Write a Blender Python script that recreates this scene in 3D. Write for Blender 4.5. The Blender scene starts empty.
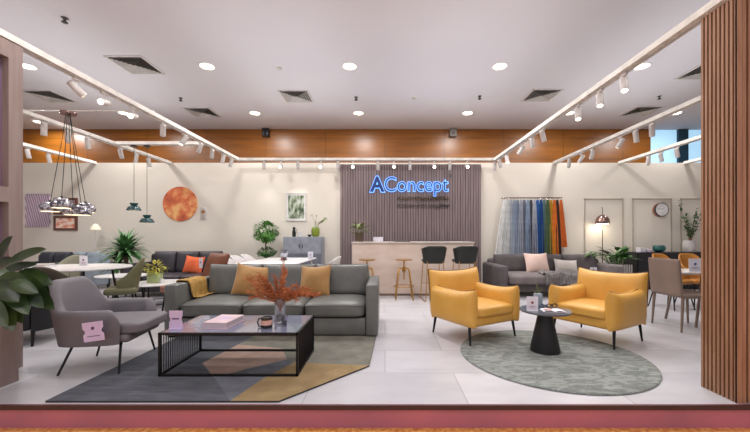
import bpy, bmesh, math, random
from mathutils import Vector, Matrix, Euler
random.seed(7)
PI = math.pi
sc = bpy.context.scene
COL = sc.collection
F = 340.0; VX = 385.0; VY = 237.0; CH = 1.2
def wx(px, Y): return (px - VX) * Y / F
def wz(py, Y): return CH - (py - VY) * Y / F
def R(d): return math.radians(d)

# ------------------------------------------------------------------ materials
def lin(c):
    o = []
    for v in c:
        v /= 255.0
        o.append(v / 12.92 if v <= .04045 else ((v + .055) / 1.055) ** 2.4)
    return (o[0], o[1], o[2], 1)
def mat(name, rgb, rough=.6, metal=0, rgb2=None, scale=8, stretch=None, bump=0, bscale=None, emit=0, ecol=None,
        trans=0, coat=0, detail=4, ior=1.45, sheen=0, contrast=(.35, .65), spec=None):
    m = bpy.data.materials.new(name); m.use_nodes = True
    nt = m.node_tree; b = nt.nodes['Principled BSDF']
    b.inputs['Base Color'].default_value = lin(rgb)
    b.inputs['Roughness'].default_value = rough
    b.inputs['Metallic'].default_value = metal
    b.inputs['IOR'].default_value = ior
    if trans: b.inputs['Transmission Weight'].default_value = trans
    if coat: b.inputs['Coat Weight'].default_value = coat; b.inputs['Coat Roughness'].default_value = .08
    if sheen: b.inputs['Sheen Weight'].default_value = sheen
    if spec is not None: b.inputs['Specular IOR Level'].default_value = spec
    if emit:
        b.inputs['Emission Color'].default_value = lin(ecol or rgb); b.inputs['Emission Strength'].default_value = emit
    tc = nt.nodes.new('ShaderNodeTexCoord'); mp = nt.nodes.new('ShaderNodeMapping')
    nt.links.new(tc.outputs['Object'], mp.inputs['Vector'])
    if stretch: mp.inputs['Scale'].default_value = stretch
    n = nt.nodes.new('ShaderNodeTexNoise'); n.inputs['Scale'].default_value = scale; n.inputs['Detail'].default_value = detail
    nt.links.new(mp.outputs['Vector'], n.inputs['Vector'])
    if rgb2 is None: rgb2 = tuple(min(255, v * .9 + 1) for v in rgb)
    cr = nt.nodes.new('ShaderNodeValToRGB')
    cr.color_ramp.elements[0].position = contrast[0]; cr.color_ramp.elements[1].position = contrast[1]
    cr.color_ramp.elements[0].color = lin(rgb2); cr.color_ramp.elements[1].color = lin(rgb)
    nt.links.new(n.outputs['Fac'], cr.inputs['Fac']); nt.links.new(cr.outputs['Color'], b.inputs['Base Color'])
    if bump:
        n2 = nt.nodes.new('ShaderNodeTexNoise'); n2.inputs['Scale'].default_value = bscale or scale * 6
        nt.links.new(mp.outputs['Vector'], n2.inputs['Vector'])
        bp = nt.nodes.new('ShaderNodeBump'); bp.inputs['Strength'].default_value = bump; bp.inputs['Distance'].default_value = .01
        nt.links.new(n2.outputs['Fac'], bp.inputs['Height']); nt.links.new(bp.outputs['Normal'], b.inputs['Normal'])
    return m
def brickmat(name, c1, c2, mortar, w, h, ms, rough, axis='XY', off=.5, coat=0, bump=0, noise=.25, nsc=2.0, nstretch=(1, 1, 1)):
    m = bpy.data.materials.new(name); m.use_nodes = True
    nt = m.node_tree; b = nt.nodes['Principled BSDF']; b.inputs['Roughness'].default_value = rough
    if coat: b.inputs['Coat Weight'].default_value = coat; b.inputs['Coat Roughness'].default_value = .15
    tc = nt.nodes.new('ShaderNodeTexCoord'); vec = tc.outputs['Object']
    if axis == 'XZ':
        sp = nt.nodes.new('ShaderNodeSeparateXYZ'); cb = nt.nodes.new('ShaderNodeCombineXYZ')
        nt.links.new(vec, sp.inputs[0]); nt.links.new(sp.outputs[0], cb.inputs[0]); nt.links.new(sp.outputs[2], cb.inputs[1]); vec2 = cb.outputs[0]
    else: vec2 = vec
    br = nt.nodes.new('ShaderNodeTexBrick'); nt.links.new(vec2, br.inputs['Vector'])
    br.offset = off
    br.inputs['Color1'].default_value = lin(c1); br.inputs['Color2'].default_value = lin(c2); br.inputs['Mortar'].default_value = lin(mortar)
    br.inputs['Scale'].default_value = 1; br.inputs['Brick Width'].default_value = w; br.inputs['Row Height'].default_value = h
    br.inputs['Mortar Size'].default_value = ms; br.inputs['Mortar Smooth'].default_value = .3
    mp = nt.nodes.new('ShaderNodeMapping'); mp.inputs['Scale'].default_value = nstretch; nt.links.new(vec, mp.inputs[0])
    n = nt.nodes.new('ShaderNodeTexNoise'); n.inputs['Scale'].default_value = nsc; n.inputs['Detail'].default_value = 6; nt.links.new(mp.outputs[0], n.inputs['Vector'])
    mr = nt.nodes.new('ShaderNodeMapRange'); mr.inputs['From Min'].default_value = .3; mr.inputs['From Max'].default_value = .7
    mr.inputs['To Min'].default_value = 1 - noise; mr.inputs['To Max'].default_value = 1.0 + noise * .3
    nt.links.new(n.outputs['Fac'], mr.inputs['Value'])
    vm = nt.nodes.new('ShaderNodeVectorMath'); vm.operation = 'SCALE'
    nt.links.new(br.outputs['Color'], vm.inputs[0]); nt.links.new(mr.outputs[0], vm.inputs['Scale'])
    nt.links.new(vm.outputs[0], b.inputs['Base Color'])
    return m
M = {}
M['ceiling'] = mat('ceiling_paint', (206, 203, 208), .8, rgb2=(202, 199, 205), scale=.5)
M['white_wall'] = mat('wall_paint', (222, 214, 202), .75, rgb2=(218, 210, 198), scale=.7)
M['floor'] = brickmat('floor_tile', (205, 203, 208), (190, 188, 193), (170, 167, 172), 1.2, .6, .006, .33, noise=.14, nsc=1.6, nstretch=(1, 2.5, 1))
M['orange_wood'] = brickmat('orange_wood', (146, 88, 22), (138, 81, 19), (98, 57, 12), 1.6, .55, .008, .35, axis='XZ', off=0, noise=.3, nsc=2.2, nstretch=(.5, 1, 4))
M['maroon'] = mat('maroon_stone', (190, 110, 124), .4, rgb2=(164, 100, 118), scale=1.2, coat=.3)
M['dark_edge'] = mat('dark_edge', (70, 44, 44), .5)
M['granite'] = mat('granite', (246, 186, 100), .3, rgb2=(214, 132, 60), scale=30, contrast=(.4, .6), coat=.4)
M['slat_wall'] = mat('slat_wall', (140, 124, 123), .7, rgb2=(122, 107, 107), scale=3, stretch=(6, 6, .4))
M['slat_gap'] = mat('slat_gap', (72, 60, 62), .9)
M['slat_wood'] = mat('slat_wood', (164, 124, 98), .55, rgb2=(146, 106, 80), scale=4, stretch=(6, 6, .6))
M['slat_dark'] = mat('slat_dark', (30, 14, 12), .8)
M['mauve_wood'] = mat('mauve_wood', (150, 132, 126), .6, rgb2=(136, 118, 112), scale=3, stretch=(6, 6, .5))
M['purple'] = mat('purple_panel', (122, 104, 128), .25, rgb2=(140, 104, 116), scale=1.1, coat=.3)
M['beam'] = mat('beam_white', (236, 230, 222), .5)
M['white'] = mat('white_plain', (230, 228, 226), .5)
M['white_metal'] = mat('white_metal', (214, 208, 204), .4)
M['black'] = mat('black_metal', (20, 19, 21), .4, metal=.3)
M['black_matte'] = mat('black_matte', (26, 26, 29), .55)
M['black_gloss'] = mat('black_gloss', (16, 16, 22), .2, coat=.5)
M['grille'] = mat('grille_dark', (88, 86, 80), .8)  # dark grey behind vent blades, also on sprinklers and speaker grilles
M['grille_light'] = mat('grille_blade', (190, 186, 182), .6)
M['lamp_on'] = mat('lamp_on', (255, 250, 240), .5, emit=9, ecol=(255, 246, 232))
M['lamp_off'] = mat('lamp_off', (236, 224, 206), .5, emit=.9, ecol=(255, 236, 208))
M['down'] = mat('downlight_glow', (255, 250, 230), .5, emit=5, ecol=(255, 248, 220))
M['yellow'] = mat('yellow_leather', (220, 168, 82), .42, rgb2=(210, 157, 70), scale=3, bump=.12, bscale=60, coat=.1)
M['yellow_pipe'] = mat('yellow_piping', (112, 74, 26), .5)
M['sofa'] = mat('sofa_leather', (108, 109, 105), .38, rgb2=(97, 98, 95), scale=4, bump=.15, bscale=40)
M['sofa_pipe'] = mat('sofa_piping', (58, 57, 55), .5)
M['ochre'] = mat('ochre_velvet', (172, 130, 74), .7, rgb2=(150, 110, 58), scale=6, sheen=.4, bump=.2, bscale=30)
M['mustard'] = mat('mustard_throw', (178, 140, 74), .9, rgb2=(152, 116, 58), scale=20, bump=.4, bscale=90)
M['lounge'] = mat('lounge_fabric', (114, 110, 115), .55, rgb2=(104, 100, 105), scale=3, bump=.1, bscale=120)
M['lavender'] = mat('lavender_card', (206, 184, 216), .5, rgb2=(214, 190, 220))
M['white_card'] = mat('white_card', (226, 224, 234), .5)
M['print'] = mat('card_print', (104, 76, 118), .5)
M['print_blue'] = mat('card_print_blue', (90, 100, 170), .5)
M['print_red'] = mat('card_print_red', (150, 60, 84), .5)
M['table_glass'] = mat('tinted_glass_top', (132, 138, 162), .08, rgb2=(126, 132, 156), coat=.6, spec=.9)
M['glass'] = mat('clear_glass', (240, 240, 248), .03, trans=.95, ior=1.3)
M['rust'] = mat('rust_foliage', (206, 136, 90), .85, rgb2=(176, 104, 64), scale=20)
M['twig'] = mat('twig_brown', (110, 76, 56), .8)
M['pinkcandle'] = mat('pink_label', (222, 172, 158), .6)
M['bookpink'] = mat('book_cover', (226, 202, 208), .4, rgb2=(216, 190, 200))
M['pages'] = mat('book_pages', (206, 190, 196), .8, rgb2=(186, 170, 178), scale=60, stretch=(1, 1, 12))
M['teal_book'] = mat('book_teal', (196, 190, 196), .5)
M['travertine'] = mat('travertine', (214, 196, 184), .5, rgb2=(200, 180, 166), scale=2.5, stretch=(1, 1, 2))
M['plinth'] = mat('plinth_brown', (150, 128, 112), .6)
M['brass'] = mat('brass', (196, 150, 84), .32, metal=.85)
M['dkleather'] = mat('bar_leather', (40, 43, 41), .45)
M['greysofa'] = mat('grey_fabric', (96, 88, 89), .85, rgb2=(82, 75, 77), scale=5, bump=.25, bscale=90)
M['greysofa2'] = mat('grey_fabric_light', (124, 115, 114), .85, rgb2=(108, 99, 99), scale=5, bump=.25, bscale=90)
M['pinkpillow'] = mat('pink_linen', (228, 200, 188), .85, rgb2=(218, 188, 176), scale=5)
M['lightpillow'] = mat('light_linen', (196, 188, 182), .85, rgb2=(180, 172, 166), scale=5)
M['throwgrey'] = mat('grey_throw', (140, 134, 132), .95, rgb2=(96, 91, 92), scale=12, stretch=(3, 1, 1))
M['chrome'] = mat('chrome', (200, 200, 204), .12, metal=1)
M['copper'] = mat('smoked_copper', (160, 130, 122), .18, metal=.9)
M['crackle'] = mat('crackled_glass', (196, 192, 198), .2, metal=.5, rgb2=(96, 92, 102), scale=22, contrast=(.42, .56), detail=1, bump=.6, bscale=20)
M['leaf'] = mat('leaf_green', (72, 116, 52), .45, rgb2=(44, 84, 36), scale=8)
M['leaf_dark'] = mat('leaf_rubber', (62, 82, 42), .3, rgb2=(30, 46, 24), scale=6, coat=.3)
M['leaf_bright'] = mat('leaf_bright', (104, 158, 72), .5, rgb2=(58, 112, 44), scale=8)
M['leaf_olive'] = mat('leaf_olive', (130, 138, 84), .55, rgb2=(92, 104, 60), scale=8)
M['leaf_palm'] = mat('leaf_palm', (92, 138, 82), .5, rgb2=(58, 100, 56), scale=8)
M['leaf_yellow'] = mat('leaf_yellow', (196, 182, 74), .6, rgb2=(150, 156, 60), scale=10)
M['leaf_pale'] = mat('leaf_pale', (196, 202, 160), .6, rgb2=(170, 184, 130), scale=10)
M['trunk'] = mat('trunk', (120, 96, 74), .85, rgb2=(92, 72, 54), scale=12)
M['soil'] = mat('soil', (54, 42, 34), .95)
M['concrete'] = mat('concrete_pot', (196, 190, 186), .8, rgb2=(176, 170, 166), scale=6)
M['darkpot'] = mat('brown_pot', (98, 84, 66), .7)
M['mint'] = mat('mint_pot', (176, 190, 136), .5)
M['greenvase'] = mat('green_glaze', (136, 152, 48), .3, rgb2=(112, 130, 40), scale=6)
M['teal'] = mat('teal_glaze', (30, 84, 82), .3)
M['teal_shade'] = mat('teal_shade', (62, 86, 90), .3, metal=.3)
M['cabinet'] = mat('cabinet_grey', (146, 150, 160), .5)
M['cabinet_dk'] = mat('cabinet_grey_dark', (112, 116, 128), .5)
M['darkwood'] = mat('sideboard_black', (28, 26, 30), .4)
M['taupe'] = mat('taupe_leather', (138, 118, 106), .55, rgb2=(126, 107, 96), scale=4)
M['tan'] = mat('tan_leather', (176, 114, 40), .45)
M['table_stone'] = mat('stone_top', (206, 194, 186), .3)
M['table_white'] = mat('white_top', (236, 233, 232), .3)
M['olive'] = mat('olive_leather', (106, 104, 74), .45, rgb2=(92, 90, 62), scale=4)
M['olive_brown'] = mat('olive_brown', (82, 74, 62), .5)
M['pale_olive'] = mat('pale_olive', (146, 142, 122), .6)
M['charcoal'] = mat('charcoal_leather', (66, 62, 68), .45, rgb2=(56, 52, 58), scale=4)
M['navy'] = mat('dark_upholstery', (48, 48, 58), .6)
M['bluegrey'] = mat('blue_grey_fabric', (158, 168, 180), .8)
M['brown_leather'] = mat('brown_leather', (118, 64, 40), .42, rgb2=(100, 54, 36), scale=5)
M['rosewood'] = mat('rose_leather', (170, 112, 92), .45)
M['orange'] = mat('orange_fabric', (226, 108, 66), .8, rgb2=(206, 92, 54), scale=6)
M['shell_white'] = mat('white_shell', (222, 216, 214), .45)
M['flowergreen'] = mat('flower_green', (90, 130, 66), .6)
M['cream'] = mat('cream_shade', (236, 228, 204), .5, emit=.3, ecol=(255, 240, 210))
M['gold_text'] = mat('gold_text', (70, 58, 30), .4, metal=.4)
M['dark_text'] = mat('dark_text', (34, 30, 34), .5)
M['logo'] = mat('logo_blue', (18, 48, 104), .4, emit=.12, ecol=(20, 70, 170))
M['logo_glow'] = mat('logo_halo', (120, 176, 255), .5, emit=1.6, ecol=(110, 165, 255))
M['sky'] = mat('window_glass', (176, 214, 236), .2, emit=.75, ecol=(170, 212, 240), scale=.6, rgb2=(160, 200, 228))
M['mullion'] = mat('mullion', (24, 62, 82), .5)
M['moulding'] = mat('moulding', (176, 166, 150), .6)
M['frame_wood'] = mat('frame_wood', (196, 160, 112), .5)
M['frame_dark'] = mat('frame_dark', (104, 66, 56), .5)
M['clock_rim'] = mat('clock_rim', (70, 62, 66), .35)
M['clock_shadow'] = mat('clock_shadow', (176, 128, 104), .5)  # coppery tone painted for the clock's cast shadow
M['speaker_grey'] = mat('speaker_grey', (128, 124, 120), .5)
M['led_blue'] = mat('rug_fringe', (90, 94, 104), .9)

def voronoi_planet():
    m = mat('planet_print', (240, 150, 90), .6); nt = m.node_tree; b = nt.nodes['Principled BSDF']
    cr = [n for n in nt.nodes if n.type == 'VALTORGB'][0]; n = [n for n in nt.nodes if n.type == 'TEX_NOISE'][0]
    n.inputs['Scale'].default_value = 3.2; n.inputs['Detail'].default_value = 8
    cr.color_ramp.elements[0].position = .3; cr.color_ramp.elements[0].color = lin((140, 58, 44))
    cr.color_ramp.elements[1].position = .68; cr.color_ramp.elements[1].color = lin((236, 190, 124))
    e = cr.color_ramp.elements.new(.48); e.color = lin((204, 104, 64))
    nt.links.new(cr.outputs['Color'], b.inputs['Emission Color']); b.inputs['Emission Strength'].default_value = .0
    return m
M['planet'] = voronoi_planet()
def veined_rug():
    m = bpy.data.materials.new('veined_rug'); m.use_nodes = True
    nt = m.node_tree; b = nt.nodes['Principled BSDF']; b.inputs['Roughness'].default_value = .95
    tc = nt.nodes.new('ShaderNodeTexCoord'); mp = nt.nodes.new('ShaderNodeMapping'); mp.inputs['Rotation'].default_value = (0, 0, R(-40)); mp.inputs['Scale'].default_value = (2, 5, 1)
    nt.links.new(tc.outputs['Object'], mp.inputs[0])
    n = nt.nodes.new('ShaderNodeTexNoise'); n.inputs['Scale'].default_value = 3.0; n.inputs['Detail'].default_value = 9; n.inputs['Distortion'].default_value = 1.2
    nt.links.new(mp.outputs[0], n.inputs['Vector'])
    cr = nt.nodes.new('ShaderNodeValToRGB'); E = cr.color_ramp.elements
    E[0].position = .3; E[0].color = lin((104, 109, 106)); E[1].position = .7; E[1].color = lin((150, 154, 149))
    e = E.new(.45); e.color = lin((126, 131, 127)); e = E.new(.475); e.color = lin((96, 101, 98)); e = E.new(.5); e.color = lin((136, 141, 136))
    nt.links.new(n.outputs['Fac'], cr.inputs['Fac']); nt.links.new(cr.outputs['Color'], b.inputs['Base Color'])
    return m
M['veined'] = veined_rug()
def art_mat(name, stops, scale, typ='wave', rot=0, dist=3, stretch=(1, 1, 1), ms=None):
    m = mat(name, (200, 200, 200), .6); nt = m.node_tree; b = nt.nodes['Principled BSDF']
    mp = [n for n in nt.nodes if n.type == 'MAPPING'][0]; cr = [n for n in nt.nodes if n.type == 'VALTORGB'][0]
    mp.inputs['Rotation'].default_value = (0, R(rot), 0); mp.inputs['Scale'].default_value = stretch
    if typ == 'wave':
        w = nt.nodes.new('ShaderNodeTexWave'); w.inputs['Scale'].default_value = scale; w.inputs['Distortion'].default_value = dist
        nt.links.new(mp.outputs[0], w.inputs['Vector']); nt.links.new(w.outputs['Fac'], cr.inputs['Fac'])
    else:
        n = [n for n in nt.nodes if n.type == 'TEX_NOISE'][0]; n.inputs['Scale'].default_value = scale; n.inputs['Detail'].default_value = 3
    E = cr.color_ramp.elements
    E[0].position, E[0].color = stops[0][0], lin(stops[0][1]); E[1].position, E[1].color = stops[-1][0], lin(stops[-1][1])
    for p, c in stops[1:-1]: e = E.new(p); e.color = lin(c)
    return m
M['art_leaf'] = art_mat('art_leaf', [(.2, (146, 122, 146)), (.7, (206, 186, 198))], 3.2, rot=35, dist=3.5, stretch=(2.2, 1, .8))
M['art_mauve'] = art_mat('art_mauve', [(.35, (170, 140, 156)), (.6, (214, 186, 190))], 6, 'noise')
M['art_coral'] = art_mat('art_coral', [(.4, (222, 120, 84)), (.6, (244, 222, 206))], 7, 'noise', stretch=(1, 1, 2))
M['art_botanic'] = art_mat('art_botanic', [(.38, (52, 72, 50)), (.5, (128, 140, 112)), (.62, (196, 200, 190))], 7, 'noise', stretch=(2, 1, .8))

# ------------------------------------------------------------------ mesh builder
class MB:
    def __init__(s): s.v = []; s.f = []; s.mi = []
    def add(s, vs, fs, Mx=None, mi=0):
        o = len(s.v)
        for p in vs:
            p = Vector(p); s.v.append(tuple(Mx @ p) if Mx is not None else tuple(p))
        for f in fs: s.f.append(tuple(i + o for i in f)); s.mi.append(mi)
        return s
    def bm(s, b, Mx=None, mi=0):
        b.verts.index_update(); s.add([v.co[:] for v in b.verts], [[v.index for v in f.verts] for f in b.faces], Mx, mi); b.free(); return s
    def box(s, x0, x1, y0, y1, z0, z1, Mx=None, mi=0):
        vs = [(x, y, z) for x in (x0, x1) for y in (y0, y1) for z in (z0, z1)]
        return s.add(vs, [(0, 1, 3, 2), (4, 6, 7, 5), (0, 4, 5, 1), (2, 3, 7, 6), (0, 2, 6, 4), (1, 5, 7, 3)], Mx, mi)
    def rbox(s, x0, x1, y0, y1, z0, z1, r=.02, seg=3, Mx=None, mi=0, puff=0, top=False):
        b = bmesh.new(); bmesh.ops.create_cube(b, size=1)
        for v in b.verts:
            v.co = Vector(((x0 + x1) / 2 + v.co.x * (x1 - x0), (y0 + y1) / 2 + v.co.y * (y1 - y0), (z0 + z1) / 2 + v.co.z * (z1 - z0)))
        r = min(r, (x1 - x0) * .49, (y1 - y0) * .49, (z1 - z0) * .49)
        if puff:
            bmesh.ops.subdivide_edges(b, edges=b.edges[:], cuts=7, use_grid_fill=True)
            c = Vector(((x0 + x1) / 2, (y0 + y1) / 2, (z0 + z1) / 2)); h = Vector(((x1 - x0) / 2, (y1 - y0) / 2, (z1 - z0) / 2))
            for v in b.verts:
                q = v.co - c; u = [q[i] / h[i] for i in range(3)]
                # round the edges: superellipsoid mix
                n = (abs(u[0]) ** 8 + abs(u[1]) ** 8 + abs(u[2]) ** 8) ** (1 / 8)
                u = [w / n for w in u] if n > 1e-6 else u
                fz = puff * (1 - abs(u[0]) ** 3) * (1 - abs(u[1]) ** 3) * (1 if u[2] > 0 else (0 if top else 1))
                fy = 0
                v.co = c + Vector((u[0] * h[0], u[1] * h[1] , u[2] * h[2] + (fz if abs(u[2]) > .8 else 0) * (1 if u[2] > 0 else -1)))
        else:
            bmesh.ops.bevel(b, geom=b.edges[:], offset=r, segments=seg, affect='EDGES', profile=.5)
        return s.bm(b, Mx, mi)
    def cyl(s, p0, p1, r0, r1=None, n=12, mi=0, Mx=None, caps=True):
        r1 = r0 if r1 is None else r1
        p0 = Vector(p0); p1 = Vector(p1); d = (p1 - p0)
        if d.length < 1e-6: return s
        q = d.normalized().to_track_quat('Z', 'Y'); vs = []
        for p, r in ((p0, r0), (p1, r1)):
            for i in range(n):
                a = 2 * PI * i / n; vs.append(p + q @ Vector((r * math.cos(a), r * math.sin(a), 0)))
        fs = [(i, (i + 1) % n, n + (i + 1) % n, n + i) for i in range(n)]
        if caps: fs += [tuple(range(n - 1, -1, -1)), tuple(range(n, 2 * n))]
        return s.add(vs, fs, Mx, mi)
    def tube(s, pts, r, n=8, mi=0, Mx=None, r1=None, closed=False):
        pts = [Vector(p) for p in pts]; m = len(pts); vs = []; fs = []
        up = None
        for i, p in enumerate(pts):
            if closed: d = pts[(i + 1) % m] - pts[i - 1]
            else: d = pts[min(i + 1, m - 1)] - pts[max(i - 1, 0)]
            d.normalize()
            if up is None: up = Vector((0, 0, 1)) if abs(d.z) < .9 else Vector((1, 0, 0))
            a = d.cross(up)
            if a.length < 1e-4: a = d.cross(Vector((1, 0, 0)))
            a.normalize(); b = a.cross(d).normalized(); up = b
            rr = r if r1 is None else r + (r1 - r) * i / max(1, m - 1)
            for k in range(n):
                t = 2 * PI * k / n; vs.append(p + a * rr * math.cos(t) + b * rr * math.sin(t))
        for i in range(m if closed else m - 1):
            for k in range(n):
                j = (i + 1) % m
                fs.append((i * n + k, i * n + (k + 1) % n, j * n + (k + 1) % n, j * n + k))
        if not closed: fs += [tuple(range(n - 1, -1, -1)), tuple((m - 1) * n + k for k in range(n))]
        return s.add(vs, fs, Mx, mi)
    def lathe(s, prof, c=(0, 0, 0), n=24, mi=0, Mx=None, sx=1, sy=1, caps=True):
        vs = []; fs = []
        for r, z in prof:
            for i in range(n):
                a = 2 * PI * i / n; vs.append((c[0] + r * math.cos(a) * sx, c[1] + r * math.sin(a) * sy, c[2] + z))
        for j in range(len(prof) - 1):
            for i in range(n): fs.append((j * n + i, j * n + (i + 1) % n, (j + 1) * n + (i + 1) % n, (j + 1) * n + i))
        if caps and prof[0][0] > 1e-5: fs.append(tuple(range(n - 1, -1, -1)))
        if caps and prof[-1][0] > 1e-5: fs.append(tuple((len(prof) - 1) * n + i for i in range(n)))
        return s.add(vs, fs, Mx, mi)
    def prism(s, poly, z0, z1, mi=0, Mx=None):
        n = len(poly); vs = [(x, y, z0) for x, y in poly] + [(x, y, z1) for x, y in poly]
        return s.add(vs, [tuple(range(n - 1, -1, -1)), tuple(range(n, 2 * n))] + [(i, (i + 1) % n, n + (i + 1) % n, n + i) for i in range(n)], Mx, mi)
    def pad(s, w, h, t, peak=.03, p=5, n=14, Mx=None, mi=0, sag=0, pinch=0, e=.5):
        """soft panel in local XZ (z from 0 to h), thickness along Y, raised top corners"""
        vs = []; fs = []; N = n + 1
        def co(i, j, sd):
            u = math.sin(PI / 2 * (2 * i / n - 1)); v = math.sin(PI / 2 * (2 * j / n - 1))
            th = t / 2 * (max(0, 1 - abs(u) ** p) * max(0, 1 - abs(v) ** p)) ** e
            x = u * w / 2 * (1 - pinch * (1 - v * v) ** 1); z = (v + 1) / 2 * h
            zz = z + (peak * abs(u) ** 3 - sag * (1 - u * u)) * max(0, v) ** 2
            if pinch: zz += pinch * h * .5 * (1 - u * u) * (-v)
            return (x, sd * th, zz)
        for sd in (-1, 1):
            for i in range(N):
                for j in range(N): vs.append(co(i, j, sd))
        for sd in (0, 1):
            o = sd * N * N
            for i in range(n):
                for j in range(n):
                    q = (o + i * N + j, o + (i + 1) * N + j, o + (i + 1) * N + j + 1, o + i * N + j + 1)
                    fs.append(q if sd == 0 else q[::-1])
        return s.add(vs, fs, Mx, mi)
    def shell(s, W, D, zb, zback, zarm, t, phim=R(150), ex=2.8, taper=.12, k=1.5, n=36, Mx=None, mi=0, tail=0, lean=0, k0=None, k1=None):
        """U-shaped wrap-around back and arms, open toward -Y"""
        vs = []; fs = []; sec = 14
        for i in range(n + 1):
            u = -1 + 2 * i / n; ph = u * phim
            sx = math.sin(ph); cy = math.cos(ph)
            x = W / 2 * math.copysign(abs(sx) ** (2 / ex), sx); y = D / 2 * math.copysign(abs(cy) ** (2 / ex), cy)
            nx, ny = x / (W / 2), y / (D / 2); l = math.hypot(nx, ny) or 1; nx /= l; ny /= l
            q = min(1, max(0, (1 - abs(u)) * k)) if k0 is None else min(1, max(0, (k1 - abs(u)) / (k1 - k0))); q = q * q * (3 - 2 * q)
            ht = zarm + (zback - zarm) * q
            e = max(0, (abs(u) - .86) / .14); ht -= tail * e * e
            for j in range(sec):
                if j < 5: a = j / 4 ; z = zb + (ht - t * .5 - zb) * a; off = 0
                elif j < 9:
                    a = (j - 4) / 5 * PI; z = ht - t * .5 + t * .5 * math.sin(a); off = t * .5 * (1 - math.cos(a))
                else: a = (j - 9) / 4; z = ht - t * .5 + (zb - ht + t * .5) * a; off = t
                hz = (z - zb) / max(.01, zback - zb)
                sc_ = 1 - taper * (1 - hz)
                vs.append((x * sc_ - nx * off, y * sc_ - ny * off + lean * hz * max(0, ny), z))
        for i in range(n):
            for j in range(sec):
                a = i * sec + j; b = i * sec + (j + 1) % sec
                fs.append((a, b, b + sec, a + sec))
        fs += [tuple(range(sec - 1, -1, -1)), tuple(n * sec + j for j in range(sec))]
        return s.add(vs, fs, Mx, mi)
    def leaf(s, base, d, L, W, curl=.3, n=5, mi=0, up=Vector((0, 0, 1)), fold=.15, droop=0.0, blunt=1.0):
        base = Vector(base); d = Vector(d).normalized(); sd = d.cross(up)
        if sd.length < 1e-3: sd = Vector((1, 0, 0))
        sd.normalize(); nr = sd.cross(d).normalized(); vs = []; fs = []
        for i in range(n + 1):
            a = i / n; w = W / 2 * math.sin(PI * a ** .8) ** blunt if 0 < i < n else 0.001
            c = base + d * (L * a) - nr * (curl * L * a * a) - Vector((0, 0, droop * L * a * a))
            for k in (-1, 0, 1): vs.append(c + sd * w * k + nr * (abs(k) * fold * w))
        for i in range(n):
            for k in range(2): o = i * 3 + k; fs.append((o, o + 1, o + 4, o + 3))
        return s.add(vs, fs, None, mi)
    def ball(s, c, r, sx=1, sy=1, sz=1, n=16, m=10, mi=0, Mx=None, z0=-1, z1=1):
        prof = []
        for j in range(m + 1):
            z = z0 + (z1 - z0) * j / m
            a = -PI / 2 + (math.asin(z0) + PI / 2) + (math.asin(z1) - math.asin(z0)) * j / m
            prof.append((r * math.cos(a), r * math.sin(a) * sz))
        return s.lathe(prof, c, n, mi, Mx, sx, sy)
    def build(s, name, m, parent=None, smooth=35, loc=None, rot=None):
        me = bpy.data.meshes.new(name); me.from_pydata(s.v, [], s.f)
        for mm in (m if isinstance(m, (list, tuple)) else [m]): me.materials.append(mm)
        me.polygons.foreach_set('material_index', s.mi)
        b = bmesh.new(); b.from_mesh(me); bmesh.ops.remove_doubles(b, verts=b.verts, dist=1e-5)
        if len(b.faces) < 60000: bmesh.ops.recalc_face_normals(b, faces=b.faces)
        b.to_mesh(me); b.free()
        if smooth:
            me.polygons.foreach_set('use_smooth', [True] * len(me.polygons)); me.set_sharp_from_angle(angle=R(smooth))
        me.update()
        o = bpy.data.objects.new(name, me); COL.objects.link(o)
        if parent: o.parent = parent
        if loc: o.location = loc
        if rot: o.rotation_euler = rot
        return o
def tag(o, label, cat, group=None, kind=None):
    o['label'] = label; o['category'] = cat
    if group: o['group'] = group
    if kind: o['kind'] = kind
    return o
def thing(name, label, cat, loc=(0, 0, 0), rz=0, group=None):
    e = bpy.data.objects.new(name, None); COL.objects.link(e); e.empty_display_size = .1
    e.location = loc; e.rotation_euler = (0, 0, R(rz)); return tag(e, label, cat, group)
def struct(mb, name, m, smooth=0):
    o = mb.build(name, m, None, smooth); o['kind'] = 'structure'; return o
def copy_tree(o, parent=None):
    c = o.copy(); COL.objects.link(c)
    if parent: c.parent = parent
    for ch in list(o.children): copy_tree(ch, c)
    return c
def again(o, label, loc, rz):
    c = copy_tree(o); c['label'] = label; c.location = loc; c.rotation_euler = (0, 0, R(rz)); return c
def T(x=0, y=0, z=0, rx=0, ry=0, rz=0):
    return Matrix.Translation((x, y, z)) @ Euler((R(rx), R(ry), R(rz))).to_matrix().to_4x4()

# ------------------------------------------------------------------ camera
cam = bpy.data.cameras.new('camera'); co = bpy.data.objects.new('camera', cam); COL.objects.link(co)
co.location = (0, 0, CH); co.rotation_euler = (R(90), 0, 0)
cam.sensor_width = 36; cam.lens = 36 * F / 750; cam.shift_x = -(VX - 375) / 750; cam.shift_y = (VY - 216) / 750
cam.clip_start = .05; cam.clip_end = 100
sc.camera = co

# ------------------------------------------------------------------ the setting
YF = 2.443; YB = 8.2; YW = 9.15; ZC = 4.1; ZM = -.165
struct(MB().box(-11, 11, YF, YW, -.1, 0), 'floor', M['floor'])
struct(MB().box(-11, 11, YF - .012, YF, ZM, 0.0), 'trim_1', M['maroon'])
struct(MB().box(-11, 11, YF - .03, YF - .0125, -.03, .003), 'trim_2', M['dark_edge'])
struct(MB().box(-11, 11, -3, YF - .002, ZM - .1, ZM), 'floor_aisle', M['granite'])
struct(MB().box(-11.2, 11.2, -.5, YW + .2, ZC, ZC + .15), 'ceiling', M['ceiling'])
struct(MB().box(-11, 7.15, YW, YW + .12, 0, ZC).box(7.15, 11, YW, YW + .12, 0, 3.1).box(10.6, 11, YW, YW + .12, 3.1, ZC), 'wall_back_upper', M['orange_wood'])
struct(MB().box(-10.4, 10.4, YB, YB + .12, 0, 2.99), 'wall_back', M['white_wall'])
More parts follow.
